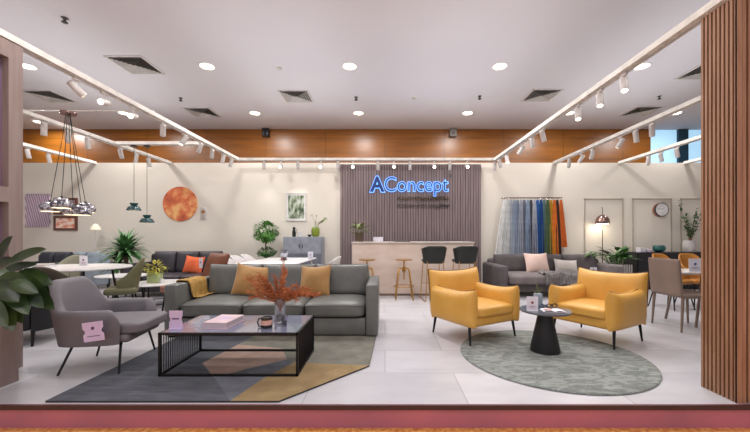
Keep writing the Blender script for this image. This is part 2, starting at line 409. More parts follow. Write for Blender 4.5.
struct(MB().box(-11, -10.9, YF, YW, 0, ZC), 'wall_left', M['white_wall'])
struct(MB().box(10.9, 11, YF, YW, 0, ZC), 'wall_right', M['white_wall'])
# window beyond the booth
w = MB().box(7.15, 10.6, YW + .06, YW + .08, 3.1, ZC).build('window_1', M['sky']); w['kind'] = 'structure'
MB().box(7.15, 10.6, YW + .0, YW + .06, 3.1, 3.16).box(7.9, 8.16, YW - .01, YW + .06, 3.1, ZC).box(9.4, 9.55, YW - .01, YW + .06, 3.1, ZC).build('window_frame', M['mullion'], w, 0)
# slatted feature wall behind the counter
mb = MB(); x = -1.07
mb.box(-1.07, 2.30, YB - .06, YB - .002, 0, 2.94, mi=1)
while x < 2.29:
    mb.box(x, x + .048, YB - .085, YB - .06, 0, 2.94); x += .0625
struct(mb, 'wall_center', [M['slat_wall'], M['slat_gap']])
# slatted return wall on the right
mb = MB(); mb.box(2.56, 2.74, YF + .03, 2.735, 0, 2.95, mi=1)
y = 2.735 - .024
for i in range(9):
    mb.box(2.537, 2.562, y, y + .0185, 0, 2.95); y -= .0325
x = 2.575
mb.box(2.56, 5.0, YF + .028, YF + .2, 0, 2.95, mi=1)
while x < 4.9:
    mb.box(x, x + .027, YF + .006, YF + .03, 0, 2.95); x += .043
mb.box(2.537, 2.572, YF + .006, YF + .02, 0, 2.95)
struct(mb, 'wall_slatted', [M['slat_wood'], M['slat_dark']])
# left frame wall with glossy inset panels
mb = MB(); X0 = -3.354
mb.box(X0 - .16, X0, 3.03, 3.15, 0, 2.95).box(X0 - .16, X0, YF + .01, 3.03, 2.8, 2.95).box(X0 - .16, X0, YF + .01, 3.03, 1.51, 1.645).box(X0 - .16, X0, YF + .01, 3.03, 0, .3)
mb.box(X0 - .16, X0 - .06, YF + .01, 3.03, .3, 1.51, mi=1).box(X0 - .16, X0 - .06, YF + .01, 3.03, 1.645, 2.8, mi=1)
struct(mb, 'wall_framed', [M['mauve_wood'], M['purple']])
# wall mouldings on the right
for i, (a, b) in enumerate(((584, 623), (632, 671.5), (680, 719))):
    Y = YB; x0, x1 = wx(a, Y), wx(b, Y); z1 = 2.13; z0 = .45; t = .025; mb = MB()
    for bx in ((x0, x1, z1 - t, z1), (x0, x1, z0, z0 + t), (x0, x0 + t, z0, z1), (x1 - t, x1, z0, z1)):
        mb.box(bx[0], bx[1], Y - .018, Y - .001, bx[2], bx[3])
    struct(mb, 'trim_%d' % (i + 3), M['moulding'])

# ------------------------------------------------------------------ lighting beams and track spotlights
def beam(x0, x1, y0, y1, label, z0=2.95, z1=3.02):
    t = thing('lighting_beam', label, 'ceiling beam', ((x0 + x1) / 2, (y0 + y1) / 2, z0))
    a = (x1 - x0) / 2; b = (y1 - y0) / 2
    MB().box(-a, a, -b, b, .012, z1 - z0).build('beam_body', M['beam'], t, 0)
    if a < b: MB().box(-.018, .018, -b + .02, b - .02, 0, .012).build('track', M['white_metal'], t, 0)
    else: MB().box(-a + .02, a - .02, -.018, .018, 0, .012).build('track', M['white_metal'], t, 0)
XL1, XL2, XL3, XR1, XR2, XR3, XR4 = -3.40, -5.19, -7.0, 2.56, 4.1, 5.67, 7.25
beam(XL1 - .05, XL1 + .05, 2.50, 7.80, 'long cream lighting beam running back above the framed wall on the left')
beam(XL2 - .05, XL2 + .05, 3.6, YB, 'second white lighting beam from the left of the grey sofa, above the chrome cluster lamp')
beam(XL3 - .05, XL3 + .05, 3.6, YB, 'leftmost short white lighting beam beside the framed wall')
beam(XR1 - .05, XR1 + .05, 2.50, 7.80, 'long white lighting beam running back from the slatted wall on the right')
beam(XR2 - .05, XR2 + .05, 3.6, YB, 'second white lighting beam on the right, above the hanging fabric samples')
beam(XR3 - .05, XR3 + .05, 3.6, YB, 'third white lighting beam on the right, crossing in front of the blue window')
beam(XR4 - .05, XR4 + .05, 3.6, YB, 'rightmost white lighting beam, only a short end showing by the slatted wall')
beam(XL1 - .05, XR1 + .05, 7.80, 7.90, 'white lighting beam across the back above the slatted logo wall')
beam(XL2 + .05, XL1 - .05, 6.46, 6.54, 'short white cross beam carrying the two teal pendant lamps')

def head_meshes():
    a = MB().rbox(-.018, .018, -.05, .05, -.03, 0, .006, 2).cyl((0, 0, -.03), (0, 0, -.075), .008)
    a = a.build('adapter', M['white_metal']); am = a.data; bpy.data.objects.remove(a)
    prof = [(.036, .1), (.042, .095), (.042, -.088), (.038, -.095), (.034, -.095), (.034, -.08)]
    b = MB().lathe(prof, n=20).build('barrel', M['white_metal']); bmn = b.data; bpy.data.objects.remove(b)
    l1 = MB().lathe([(.033, -.086), (.0331, -.082)], n=20).build('lens', M['lamp_on']); l1m = l1.data; bpy.data.objects.remove(l1)
    l2 = MB().lathe([(.033, -.086), (.0331, -.082)], n=20).build('lens', M['lamp_off']); l2m = l2.data; bpy.data.objects.remove(l2)
    return am, bmn, l1m, l2m
AM, BMN, LON, LOFF = head_meshes()
ORD = ['nearest', 'second', 'third', 'fourth', 'fifth', 'sixth', 'seventh', 'eighth', 'ninth', 'tenth', 'eleventh', 'twelfth', 'thirteenth', 'fourteenth']
def head(loc, tiltx, tilty, lit, label, group, power=0, s=1.0):
    t = thing('track_spotlight', label, 'spotlight', loc, 0, group); t.scale = (s, s, s)
    a = bpy.data.objects.new('adapter', AM); COL.objects.link(a); a.parent = t
    b = bpy.data.objects.new('barrel', BMN); COL.objects.link(b); b.parent = t; b.location = (0, 0, -.13); b.rotation_euler = (R(tiltx), R(tilty), 0)
    l = bpy.data.objects.new('lens', LON if lit else LOFF); COL.objects.link(l); l.parent = b
    if power:
        ld = bpy.data.lights.new('spot', 'SPOT'); ld.energy = power * .36; ld.spot_size = R(62); ld.spot_blend = 1; ld.shadow_soft_size = .06; ld.color = (1, .95, .88)
        lo = bpy.data.objects.new('spot_light', ld); COL.objects.link(lo)
        e = Euler((R(tiltx), R(tilty), 0)).to_matrix()
        lo.location = Vector(loc) + Vector((0, 0, -.13)) * s + e @ Vector((0, 0, -.11)) * s; lo.rotation_euler = Euler((R(tiltx), R(tilty), 0))
def row(X, items, where, group, s=.92):
    for i, (px, tx, ty, lit, pw) in enumerate(items):
        Y = F * X / (px - VX)
        o = ('nearest of the row' if i == 0 else ORD[i] + ' from the front')
        st = 'glowing' if lit else 'unlit'
        head((X, Y, 2.95), tx, ty, lit, f'{st} white cylinder spotlight, {o} on the {where}', group, pw, s)
#  px, tilt-x (positive aims to the back wall), tilt-y, lit, watts
row(XL1, [(77, 25, -35, 0, 0), (104, -66, -45, 1, 0), (133, -66, -45, 1, 0), (163, 24, 18, 0, 40), (184, -20, 25, 1, 0), (200, 5, 25, 0, 0), (212, 28, 20, 0, 50), (223, 5, 15, 0, 0), (231, 5, 20, 0, 0)],
    'long left beam', 'spotlights on the long left beam')
row(XL2, [(44, 8, 10, 0, 0), (68, 20, 20, 0, 60), (88, 8, 0, 0, 0), (121, 20, 0, 0, 60), (136, 5, 10, 0, 0), (149, 20, 0, 0, 0)], 'second left beam', 'spotlights on the second left beam')
row(XL3, [(28, 15, 0, 0, 50), (49, 15, 0, 0, 0)], 'third left beam', 'spotlights on the third left beam')
row(XR1, [(624, -22, 12, 1, 60), (600, -18, 12, 1, 60), (578, -20, 8, 1, 60), (543, 14, -22, 0, 0), (532, 5, -8, 0, 0), (521, 20, 30, 0, 0), (507, -25, 0, 1, 40), (500, 10, -18, 0, 0), (495, 12, 0, 0, 0)],
    'long right beam', 'spotlights on the long right beam')
row(XR2, [(652, 20, -18, 0, 60), (636, 8, -14, 0, 0), (620, 8, 30, 0, 0), (592, 22, 0, 0, 60), (581, 5, 30, 0, 0), (569, 15, 0, 0, 0)], 'second right beam', 'spotlights on the second right beam')
row(XR3, [(677, 10, -20, 0, 60), (661, 8, -20, 0, 0), (648, 15, 0, 0, 0)], 'third right beam', 'spotlights on the third right beam')
for i, (px, lit, pw, tx) in enumerate([(264, 0, 30, 14), (281, 1, 0, -35), (298, 0, 34, 16), (321, 1, 0, -35), (338, 0, 30, 14), (353, 1, 30, -38), (378, 0, 0, 20), (394, 1, 0, -10), (410, 0, 30, 10), (434, 1, 30, -38), (450, 0, 0, 20), (467, 1, 0, -30)]):
    names = ['leftmost'] + ORD[1:11] + ['rightmost']
    head((wx(px, 7.85), 7.85, 2.95), -68 if lit else tx, 0, lit, f"{'glowing' if lit else 'unlit'} white spotlight, {names[i]}{' from the left' if 0 < i < 11 else ''} on the back beam over the logo wall", 'spotlights on the back beam', pw, .9)
# ------------------------------------------------------------------ ceiling things
proto = None
DL = [(-3.02, 5.77, 'front row, straight above the left beam'), (-.6, 5.77, 'front row, above the grey sofa'), (1.95, 5.77, 'front row, right of centre'),
      (4.36, 5.77, 'front row, right of the long right beam'), (-6.07, 5.77, 'beside the left framed wall'),
      (-3.04, 7.95, 'back row, above the botanical print'), (-.62, 7.95, 'back row, above the logo wall'), (1.93, 7.95, 'back row, above the right end of the logo wall'),
      (4.3, 7.95, 'back row, just right of the long right beam'), (-6.1, 7.95, 'back row, between the two left beams'), (-8.7, 8.55, 'back row, far left by the framed wall'), (6.8, 7.95, 'back row, far right near the blue window')]
for i, (x, y, wh) in enumerate(DL):
    if proto is None:
        t = thing('recessed_downlight', '', 'downlight', (x, y, ZC), 0, 'recessed downlights in the ceiling'); proto = t
        MB().lathe([(.098, -.001), (.115, -.004), (.12, -.012), (.128, -.012), (.13, 0)], n=32).build('rim', M['white'], t)
        MB().lathe([(.0, -.006), (.104, -.007), (.105, -.002)], n=32).build('diffuser', M['down'], t)
    else: t = again(proto, '', (x, y, ZC), 0)
    t['label'] = 'round glowing recessed downlight, ' + wh
    ld = bpy.data.lights.new('down', 'AREA'); ld.shape = 'DISK'; ld.size = .35; ld.energy = 40; ld.color = (1, .985, .97)
    lo = bpy.data.objects.new('downlight_light', ld); COL.objects.link(lo); lo.location = (x, y, ZC - .03)
for x in (-6, -2.5, .8, 4.2):       # the front row of ceiling lights, above the frame
    ld = bpy.data.lights.new('down', 'AREA'); ld.shape = 'DISK'; ld.size = .6; ld.energy = 34; ld.color = (1, .985, .98)
    lo = bpy.data.objects.new('downlight_light', ld); COL.objects.link(lo); lo.location = (x, 2.9, ZC - .03)
proto = None
for x, y, wh in [(-4.2, 5.73, 'nearest, left of the long left beam'), (-1.83, 7.0, 'in the middle, left of the logo wall'), (-4.25, 7.9, 'small in the back row, above the left beam'), (3.2, 6.95, 'right of centre beside the long right beam'),
                 (-6.9, 7.0, 'far left above the chrome cluster lamp'), (5.9, 7.83, 'back right, above the blue window'), (5.6, 5.94, 'cut off by the slatted wall on the right')]:
    if proto is None:
        t = thing('air_vent', '', 'vent', (x, y, ZC), 0, 'square ceiling air vents'); proto = t
        mb = MB(); s = .30
        for a in (0, 90, 180, 270): mb.box(-s, s, s - .03, s, -.014, -.001, Mx=T(rz=a))
        mb.build('frame', M['white_metal'], t, 0)
        MB().box(-s + .02, s - .02, -s + .02, s - .02, -.003, -.001).build('duct', M['grille'], t, 0)
        mb = MB()
        for k in range(6):
            q = s - .045 - k * .043
            for a in (0, 90, 180, 270):
                # sloping blades, mitred at the corners
                mb.add([(-q, q, -.028), (q, q, -.028), (q - .03, q - .03, -.006), (-q + .03, q - .03, -.006)], [(0, 1, 2, 3)], T(rz=a))
        mb.build('blades', M['grille_light'], t, 0)
    else: t = again(proto, '', (x, y, ZC), 0)
    t['label'] = 'square louvred ceiling air vent, ' + wh
def sprinkler(x, y, wh):
    t = thing('fire_sprinkler', 'small dark fire sprinkler on the ceiling, ' + wh, 'sprinkler', (x, y, ZC + .002), 0, 'ceiling sprinklers')
    MB().lathe([(.04, -.004), (.042, 0)], n=16).lathe([(.016, -.05), (.016, 0)], n=10).build('escutcheon', M['grille'], t)
    MB().lathe([(.0, -.066), (.036, -.064), (.036, -.058), (.01, -.055)], n=14).build('deflector', M['black_matte'], t)
def detector(x, y, wh):
    t = thing('smoke_detector', 'small round smoke detector on the ceiling, ' + wh, 'detector', (x, y, ZC))
    MB().lathe([(.055, -.012), (.06, 0)], n=20).build('base', M['white'], t); MB().lathe([(0, -.045), (.035, -.042), (.045, -.012)], n=20).build('sensor', M['grille_light'], t)
sprinkler(-4.24, 4.5, 'nearest, at the upper left'); sprinkler(-4.26, 7.09, 'left, above the long beam'); sprinkler(-.6, 7.05, 'centre, above the logo wall'); sprinkler(1.95, 7.0, 'right of centre'); sprinkler(5.65, 7.0, 'right, near the window')
detector(-1.8, 5.8, 'between the two front downlights'); detector(.6, 7.05, 'right of the centre sprinkler')
for px, m, lb, nm in ((264, 'black_matte', 'pair of small black loudspeakers high on the orange wood wall, left', 1), (451, 'speaker_grey', 'small grey loudspeaker box high on the orange wood wall, right of the logo', 0)):
    x = wx(px + 2, 9.1); t = thing('wall_speaker', lb, 'speaker', (x, YW, 3.9))
    for dx in ((-.05, .05) if nm else (0,)):
        MB().rbox(dx - (.04 if nm else .09), dx + (.04 if nm else .09), -.12, -.001, -.02, .2, .01, 2).build('cabinet', M[m], t)
        MB().cyl((dx, -.121, .06), (dx, -.123, .06), .032).build('grille', M['grille'], t)

# ------------------------------------------------------------------ logo lettering on the slatted wall
def text_mesh(body, size, name, m, parent, loc, extrude=.01, offset=0.0, width=None, z_off=0, align='LEFT', space=1.0):
    cu = bpy.data.curves.new(name, 'FONT'); cu.body = body; cu.size = size; cu.extrude = extrude; cu.offset = offset; cu.align_x = align; cu.space_character = space
    to = bpy.data.objects.new(name, cu); COL.objects.link(to)
    bpy.context.view_layer.update()
    me = bpy.data.meshes.new_from_object(to.evaluated_get(bpy.context.evaluated_depsgraph_get())); bpy.data.objects.remove(to)
    me.materials.clear(); me.materials.append(m)
    o = bpy.data.objects.new(name, me); COL.objects.link(o); o.parent = parent; o.location = loc; o.rotation_euler = (R(90), 0, 0)
    if width:
        xs = [v.co.x for v in me.vertices]; k = width / (max(xs) - min(xs)); x0 = min(xs)
        for v in me.vertices: v.co.x = (v.co.x - x0) * k
    return o
YL = YB - .125
t = thing('logo_sign', 'blue glowing AConcept company lettering on the dark slatted wall', 'sign', (wx(370, YL), YL, wz(191.3, YL)))
S = .495
def place_letters(mat_, off, y, ext):
    a = text_mesh('A', S, 'letter', M[mat_], t, (0, y, 0), ext, off + .014, width=.345 + 2 * off)
    a.location.x = -off
    b = text_mesh('Concept', S, 'letters', M[mat_], t, (.345, y, 0), ext, off - .006, width=1.50 + 2 * off)
    b.location.x = .355 - off
    return a, b
h1 = place_letters('logo_glow', .018, 0.012, .006)
for h in h1: h.name = 'halo'
place_letters('logo', 0.0, -.012, .012)
lo = bpy.data.lights.new('logo', 'AREA'); lo.shape = 'RECTANGLE'; lo.size = 1.9; lo.size_y = .3; lo.energy = 3; lo.color = (.3, .5, 1)
ob = bpy.data.objects.new('logo_light', lo); COL.objects.link(ob); ob.location = (wx(410, YL), YL - .1, wz(184, YL)); ob.rotation_euler = (R(-90), 0, 0)
r = text_mesh('®', .1, 'registered_mark', M['dark_text'], t, (1.87, -.01, .33), .004)
t = thing('tagline_sign', 'small dark gold line of lettering under the blue logo', 'sign', (wx(397, YL), YL, wz(200, YL)))
text_mesh('SCANDINAVIAN LIFESTYLE', .12, 'letters', M['gold_text'], t, (0, -.008, 0), .008, .002, width=1.23)
t = thing('member_sign', 'small black line of lettering below the gold line on the slatted wall', 'sign', (wx(397, YL), YL, wz(206.6, YL)))
text_mesh('A member of AA Living', .095, 'letters', M['dark_text'], t, (0, -.008, 0), .008, .001, width=.97)
text_mesh('Group', .095, 'letters', M['dark_text'], t, (1.0, -.008, 0), .008, .004, width=.24)

# ------------------------------------------------------------------ rugs
def P2(pts): # photo floor pixels -> metres
    o = []
    for px, py in pts:
        Y = F * CH / (py - VY); o.append((wx(px, Y), Y))
    return o
rug_mats = [mat('rug_slate', (92, 94, 101), .95, rgb2=(76, 78, 85), scale=5, stretch=(1, 4, 1), bump=.3, bscale=60),
            mat('rug_ochre', (150, 128, 92), .95, rgb2=(134, 112, 78), scale=6, bump=.3, bscale=60),
            mat('rug_sand', (172, 146, 132), .95, rgb2=(158, 132, 120), scale=6, bump=.3, bscale=60),
            mat('rug_sage', (122, 120, 110), .95, rgb2=(104, 103, 94), scale=6, bump=.3, bscale=60),
            mat('rug_blue', (104, 107, 115), .95, rgb2=(92, 95, 103), scale=6, bump=.3, bscale=60),
            mat('rug_edge', (62, 60, 60), .95)]
H = .014
XL_, XD = -2.46, -.10
pa = (XL_, 2.462); pb = (-.77, 2.462); pc = (-.147, 3.14); pd = (-.10, 4.25); pe = (XL_, 4.25)
q1 = (-1.12, 2.462); q2 = (-1.02, 2.86); q3 = (-.86, 3.22); q4 = (-1.45, 2.88)
q5 = (-1.72, 3.2); q6 = (-1.62, 3.75); q7 = (-1.1, 3.62); q8 = (-.95, 3.3); q9 = (-2.1, 3.0)
q10 = (-1.55, 4.25); q11 = (-1.9, 2.462)
mb = MB()
def face(pts, mi): mb.add([(x, y, H) for x, y in pts], [tuple(range(len(pts)))], None, mi)
face([pa, q1, q4, q5, q6, q10, pe], 0)
face([q1, pb, pc, q3, q2], 1)
face([q4, q5, q6, q7, q8], 2)
face([q1, q2, q3, q8, q4], 4)
face([q3, pc, pd, q10, q6, q7, q8], 3)
rim = [pa, pb, pc, pd, pe]
for i in range(5):
    a, b = rim[i], rim[(i + 1) % 5]; mb.add([(a[0], a[1], 0.001), (b[0], b[1], .001), (b[0], b[1], H), (a[0], a[1], H)], [(0, 1, 2, 3)], None, 5)
o = mb.build('patchwork_rug', rug_mats, smooth=0); tag(o, 'large angular rug in slate, ochre, sand and sage patches under the black coffee table', 'rug')
mb = MB(); mb.lathe([(0, .001), (.875, .001), (.885, .006), (.88, .014), (.87, .016), (0, .016)], n=96)
o = mb.build('round_rug', M['veined'], smooth=50); o.location = (1.672, 3.45, 0)
tag(o, 'round grey veined rug on the pale floor under the black pedestal table', 'rug')

# ------------------------------------------------------------------ yellow armchairs
def yellow_chair():
    t = thing('armchair', '', 'armchair', (0, 0, 0), 0, 'yellow leather armchairs')
    W, D = .80, .74
    # seat base and cushion
    mb = MB().rbox(-.37, .37, -.34, .32, .20, .315, .03, 3); mb.build('seat_base', M['yellow'], t, 60)
    mb = MB().rbox(-.30, .30, -D / 2, .26, .30, .415, .05, 4, puff=.018, top=True); mb.build('seat_cushion', M['yellow'], t, 70)
    for s in (-1, 1):
        m_ = T(s * .325, -.01, .2, rz=90, rx=0)
        mb = MB().pad(D - .02, .39, .19, peak=.03, p=5, n=18, Mx=m_, sag=.015, e=.42)
        a = mb.build('armrest', M['yellow'], t, 80)
        pts = []
        n = 18
        for k in range(n + 1):   # bottom, front corner, top: seam round the panel
            u = math.sin(PI / 2 * (2 * k / n - 1)); pts.append((u * (D - .04) / 2, 0, .385 + .035 * abs(u) ** 3 - .015 * (1 - u * u)))
        pts = [((-(D - .04) / 2), 0, .01)] + pts + [(((D - .04) / 2), 0, .01)]
        MB().tube([m_ @ Vector(p) for p in pts], .008, 6).build('piping', M['yellow_pipe'], a)
    m_ = T(0, .30, .2, rx=8)
    m_ = T(0, .275, .2, rx=-7)
    mb = MB().pad(.79, .565, .18, peak=.03, p=6, n=20, Mx=m_, sag=.01)
    a = mb.build('backrest', M['yellow'], t, 80)
    pts = []
    for k in range(19):
        u = math.sin(PI / 2 * (2 * k / 18 - 1)); pts.append((u * .395, 0, .565 + .03 * abs(u) ** 3 - .01 * (1 - u * u)))
    pts = [(-.395, 0, .2)] + pts + [(.395, 0, .2)]
    MB().tube([m_ @ Vector(p) for p in pts], .008, 6).build('piping', M['yellow_pipe'], a)
    for sx in (-1, 1):
        for sy in (-1, 1):
            MB().cyl((sx * .33, sy * .285, .21), (sx * .345, sy * .315, 0), .017, .010, 10).build('leg', M['black'], t)
    return t
yc = yellow_chair(); yc.location = (1.08, 4.16, .008); yc.scale = (1.05, 1.03, 1.0); yc.rotation_euler[2] = R(30)
yc['label'] = 'yellow leather armchair on black legs left of the black pedestal table'
y2 = again(yc, 'yellow leather armchair on black legs right of the black pedestal table, nearer the slatted wall', (2.50, 4.03, .008), -59).scale = (1.0, 1.0, 1.0)

# ------------------------------------------------------------------ pedestal table and its things
t = thing('pedestal_table', 'small black round pedestal table with conical base on the round rug', 'side table', (1.666, 3.54, .016))
MB().lathe([(0, .41), (.245, .41), (.25, .416), (.25, .426), (.245, .43), (0, .43)], n=64).build('tabletop', mat('smoked_top', (92, 96, 104), .12, coat=.5), t)
MB().lathe([(.145, 0), (.147, .012), (.066, .40), (.09, .41)], n=48).build('cone_base', M['black_matte'], t)
TZ = .4465
def tent_card(name, label, loc, rz, w=.1, h=.14, m='white_card', mark='print_red', notch=False, group=None, strip=False):
    t = thing(name, label, 'card', loc, rz, group)
    if notch: poly = [(-w/2, .0), (w/2, .0), (w/2, h*.38), (w*.42, h*.46), (w*.42, h*.6), (w/2, h*.68), (w/2, h), (-w/2, h), (-w/2, h*.68), (-w*.42, h*.6), (-w*.42, h*.46), (-w/2, h*.38)]
    else: poly = [(-w/2, 0), (w/2, 0), (w/2, h), (-w/2, h)]
    MB().prism(poly, -.0035, .0035, Mx=T(rx=90) ).build('panel', M[m], t, 0)
    MB().box(-w/2 * .9, w/2 * .9, -.02, .025, 0, .006).build('foot', M[m], t, 0)
    if strip: MB().box(-w * .28, w * .28, -.0055, -.0036, h * .52, h * .6).build('printed_mark', M[mark], t, 0)
    else:
        MB().cyl((0, -.0036, h * .58), (0, -.0052, h * .58), w * .12).box(-w * .3, w * .3, -.0052, -.0036, h * .3, h * .33).box(-w * .22, w * .22, -.0052, -.0036, h * .2, h * .22).build('printed_mark', M[mark], t, 0)
    return t
tent_card('price_card', 'small white card with a red mark standing on the black pedestal table', (wx(531, 3.5), 3.47, TZ), -8, .11, .145)
t = thing('bud_vase', 'grey blue square bud vase with thin twigs on the pedestal table', 'vase', (1.665, 3.70, TZ))
MB().rbox(-.036, .036, -.036, .036, 0, .14, .008, 2).build('vase_body', mat('vase_bluegrey', (150, 164, 176), .5), t)
mb = MB()
for k in range(9):
    a = random.uniform(0, 6.28); r_ = random.uniform(.01, .07); h_ = random.uniform(.05, .14)
    mb.tube([(0, 0, .13), (r_ * .4 * math.cos(a), r_ * .4 * math.sin(a), .12 + h_ * .5), (r_ * math.cos(a), r_ * math.sin(a), .12 + h_)], .0022, 5)
mb.build('twigs', M['leaf_olive'], t)
t = thing('sunglasses', 'black curved spectacles lying on the pedestal table behind the open book', 'spectacles', (1.765, 3.60, TZ), 10)
mb = MB()
for s in (-1, 1):
    mb.tube([(s * .035 + .028 * math.cos(a * PI / 6), 0, .024 + .022 * math.sin(a * PI / 6)) for a in range(12)], .005, 6, closed=True)
mb.tube([(-.01, 0, .03), (0, 0, .034), (.01, 0, .03)], .004, 6).build('rim', M['black_matte'], t)
mb = MB()
for s in (-1, 1): mb.tube([(s * .066, 0, .034), (s * .07, .06, .032), (s * .066, .11, .012)], .004, 6)
mb.build('temples', M['black_matte'], t)
t = thing('magazine', 'open pale magazine lying on the pedestal table', 'magazine', (1.70, 3.44, TZ), -10)
MB().rbox(-.11, .11, -.07, .07, 0, .008, .003, 1).build('cover', M['teal_book'], t)
mb = MB()
for s in (-1, 1):
    n = 8; vs = []; fs = []
    for i in range(n + 1):
        a = i / n
        for j in (-1, 1): vs.append((s * a * .108, j * .068, .010 + .014 * math.sin(PI * min(1, a * 1.05)) * (1 - .5 * a)))
    for i in range(n): fs.append((i * 2, i * 2 + 1, i * 2 + 3, i * 2 + 2))
    mb.add(vs, fs)
mb.build('pages', M['white_card'], t)
MB().box(-.085, -.02, -.05, .03, .0235, .0242).build('picture', M['pinkcandle'], t, 0)

# ------------------------------------------------------------------ coffee table
cx0, cx1, cy0, cy1, ch = -1.93, -.74, 2.89, 3.55, .384
t = thing('coffee_table', 'low rectangular black metal coffee table with tinted glass top and rod sides', 'coffee table', ((cx0 + cx1) / 2, (cy0 + cy1) / 2, .014))
a = (cx1 - cx0) / 2; b = (cy1 - cy0) / 2; q = .009; hh = ch - .014
mb = MB()
for z in (0, hh - 2 * q):
    mb.box(-a, a, -b, -b + 2 * q, z, z + 2 * q).box(-a, a, b - 2 * q, b, z, z + 2 * q).box(-a, -a + 2 * q, -b, b, z, z + 2 * q).box(a - 2 * q, a, -b, b, z, z + 2 * q)
mb.build('frame', M['black'], t, 0)
for sx in (-1, 1):
    for sy in (-1, 1):
        MB().box(sx * a - (2 * q if sx > 0 else 0), sx * a + (2 * q if sx < 0 else 0), sy * b - (2 * q if sy > 0 else 0), sy * b + (2 * q if sy < 0 else 0), .0, hh - .001).build('leg', M['black'], t, 0)
    mb = MB()
    for k in range(1, 21):
        y = -b + 2 * b * k / 21; mb.cyl((sx * (a - q), y, q), (sx * (a - q), y, hh - q), .0045, n=6)
    mb.build('rod_panel', M['black'], t)
MB().box(-a + 2 * q, a - 2 * q, -b + 2 * q, b - 2 * q, hh - .008, hh + .001).build('glass_top', M['table_glass'], t, 0)
CZ = ch + .001
tent_card('price_card', 'lavender notched card with a dark strip at the left corner of the coffee table', (-1.858, 3.02, CZ), 0, .115, .16, 'lavender', 'print', notch=True, strip=True)
t = thing('sample_book', 'thick pale pink book lying on the coffee table', 'book', (-1.50, 3.17, CZ), -4)
MB().box(-.108, .106, -.152, .152, .005, .051).build('pages', M['pages'], t, 0)
MB().box(-.112, .112, -.157, .157, 0, .005).box(-.112, .112, -.157, .157, .051, .056).box(-.112, -.107, -.157, .157, .0, .056).build('cover', M['bookpink'], t, 0)
MB().box(-.06, .05, -.02, .06, .056, .0565).build('title_block', M['lavender'], t, 0)
t = thing('lidded_candle', 'black candle jar with a pink band and side handle on the coffee table', 'candle', (-1.065, 3.06, CZ))
MB().lathe([(.045, 0), (.05, .004), (.05, .03)], n=24).lathe([(.05, .072), (.05, .092), (.042, .096), (.04, .09), (0, .09)], n=24).build('jar', M['black_gloss'], t)
MB().lathe([(.0502, .03), (.0502, .072)], n=24).build('label_band', M['pinkcandle'], t)
MB().tube([(-.045, 0, .09), (-.07, 0, .08), (-.082, 0, .045), (-.07, 0, .012), (-.045, 0, .008)], .006, 8).build('handle', M['black'], t)
t = thing('glass_vase', 'clear ribbed glass vase of rust dried branches on the coffee table', 'vase', (-1.0, 3.24, CZ))
mb = MB(); prof = [(0, .004), (.045, .004), (.05, .012), (.05, .22), (.054, .232), (.05, .232), (.046, .22), (.046, .016), (0, .014)]
mb.lathe(prof, n=24); mb.build('glass_body', M['glass'], t)
mb = MB(); stems = []
random.seed(21)
for k in range(31):
    if k < 2: tx, ty, tz, mz = .02 + .03 * k, .02, .60 - .1 * k, .4
    elif k < 19: tx = random.uniform(-.36, .02); ty = random.uniform(-.1, .16); tz = random.uniform(.27, .50) - abs(tx) * .12; mz = tz * .8
    else: tx = random.uniform(.08, .38); ty = random.uniform(-.1, .12); tz = random.uniform(.25, .36) - tx * .12; mz = tz + .03
    p0 = Vector((0, 0, .1)); p1 = Vector((tx * .12, ty * .12, .24)); p2 = Vector((tx * .5, ty * .5, max(.26, mz))); p3 = Vector((tx, ty, tz))
    pts = []
    for i in range(8):
        s_ = i / 7; pts.append(p0 * (1 - s_) ** 3 + p1 * 3 * s_ * (1 - s_) ** 2 + p2 * 3 * s_ * s_ * (1 - s_) + p3 * s_ ** 3)
    stems.append(pts); mb.tube(pts, .0022, 5, r1=.001)
mb.build('stems', M['rust'], t)
mb = MB()
for si, pts in enumerate(stems):
    for i in range(3, 8):
        for rep in range(20):
            p = pts[i].lerp(pts[i - 1], random.random()); d = (pts[i] - pts[i - 1]).normalized()
            dd = (d + Vector((random.uniform(-1, 1), random.uniform(-1, 1), random.uniform(-.7, .9)))).normalized()
            if pts[i].z < .2: continue
            mb.leaf(p, dd, random.uniform(.03, .06), .0075, curl=.1, n=2, up=Vector((random.random(), random.random(), .3)).normalized())
mb.build('foliage', M['rust'], t, 0)
t = thing('water_glass', 'small clear drinking glass beside the glass vase on the coffee table', 'glass', (-.925, 3.12, CZ))
MB().lathe([(0, .003), (.026, .003), (.03, .1), (.027, .1), (.024, .01), (0, .01)], n=20).build('glass_wall', M['glass'], t)
MB().lathe([(0, .0105), (.0235, .0105), (.0255, .05), (0, .05)], n=20).build('water', M['glass'], t)

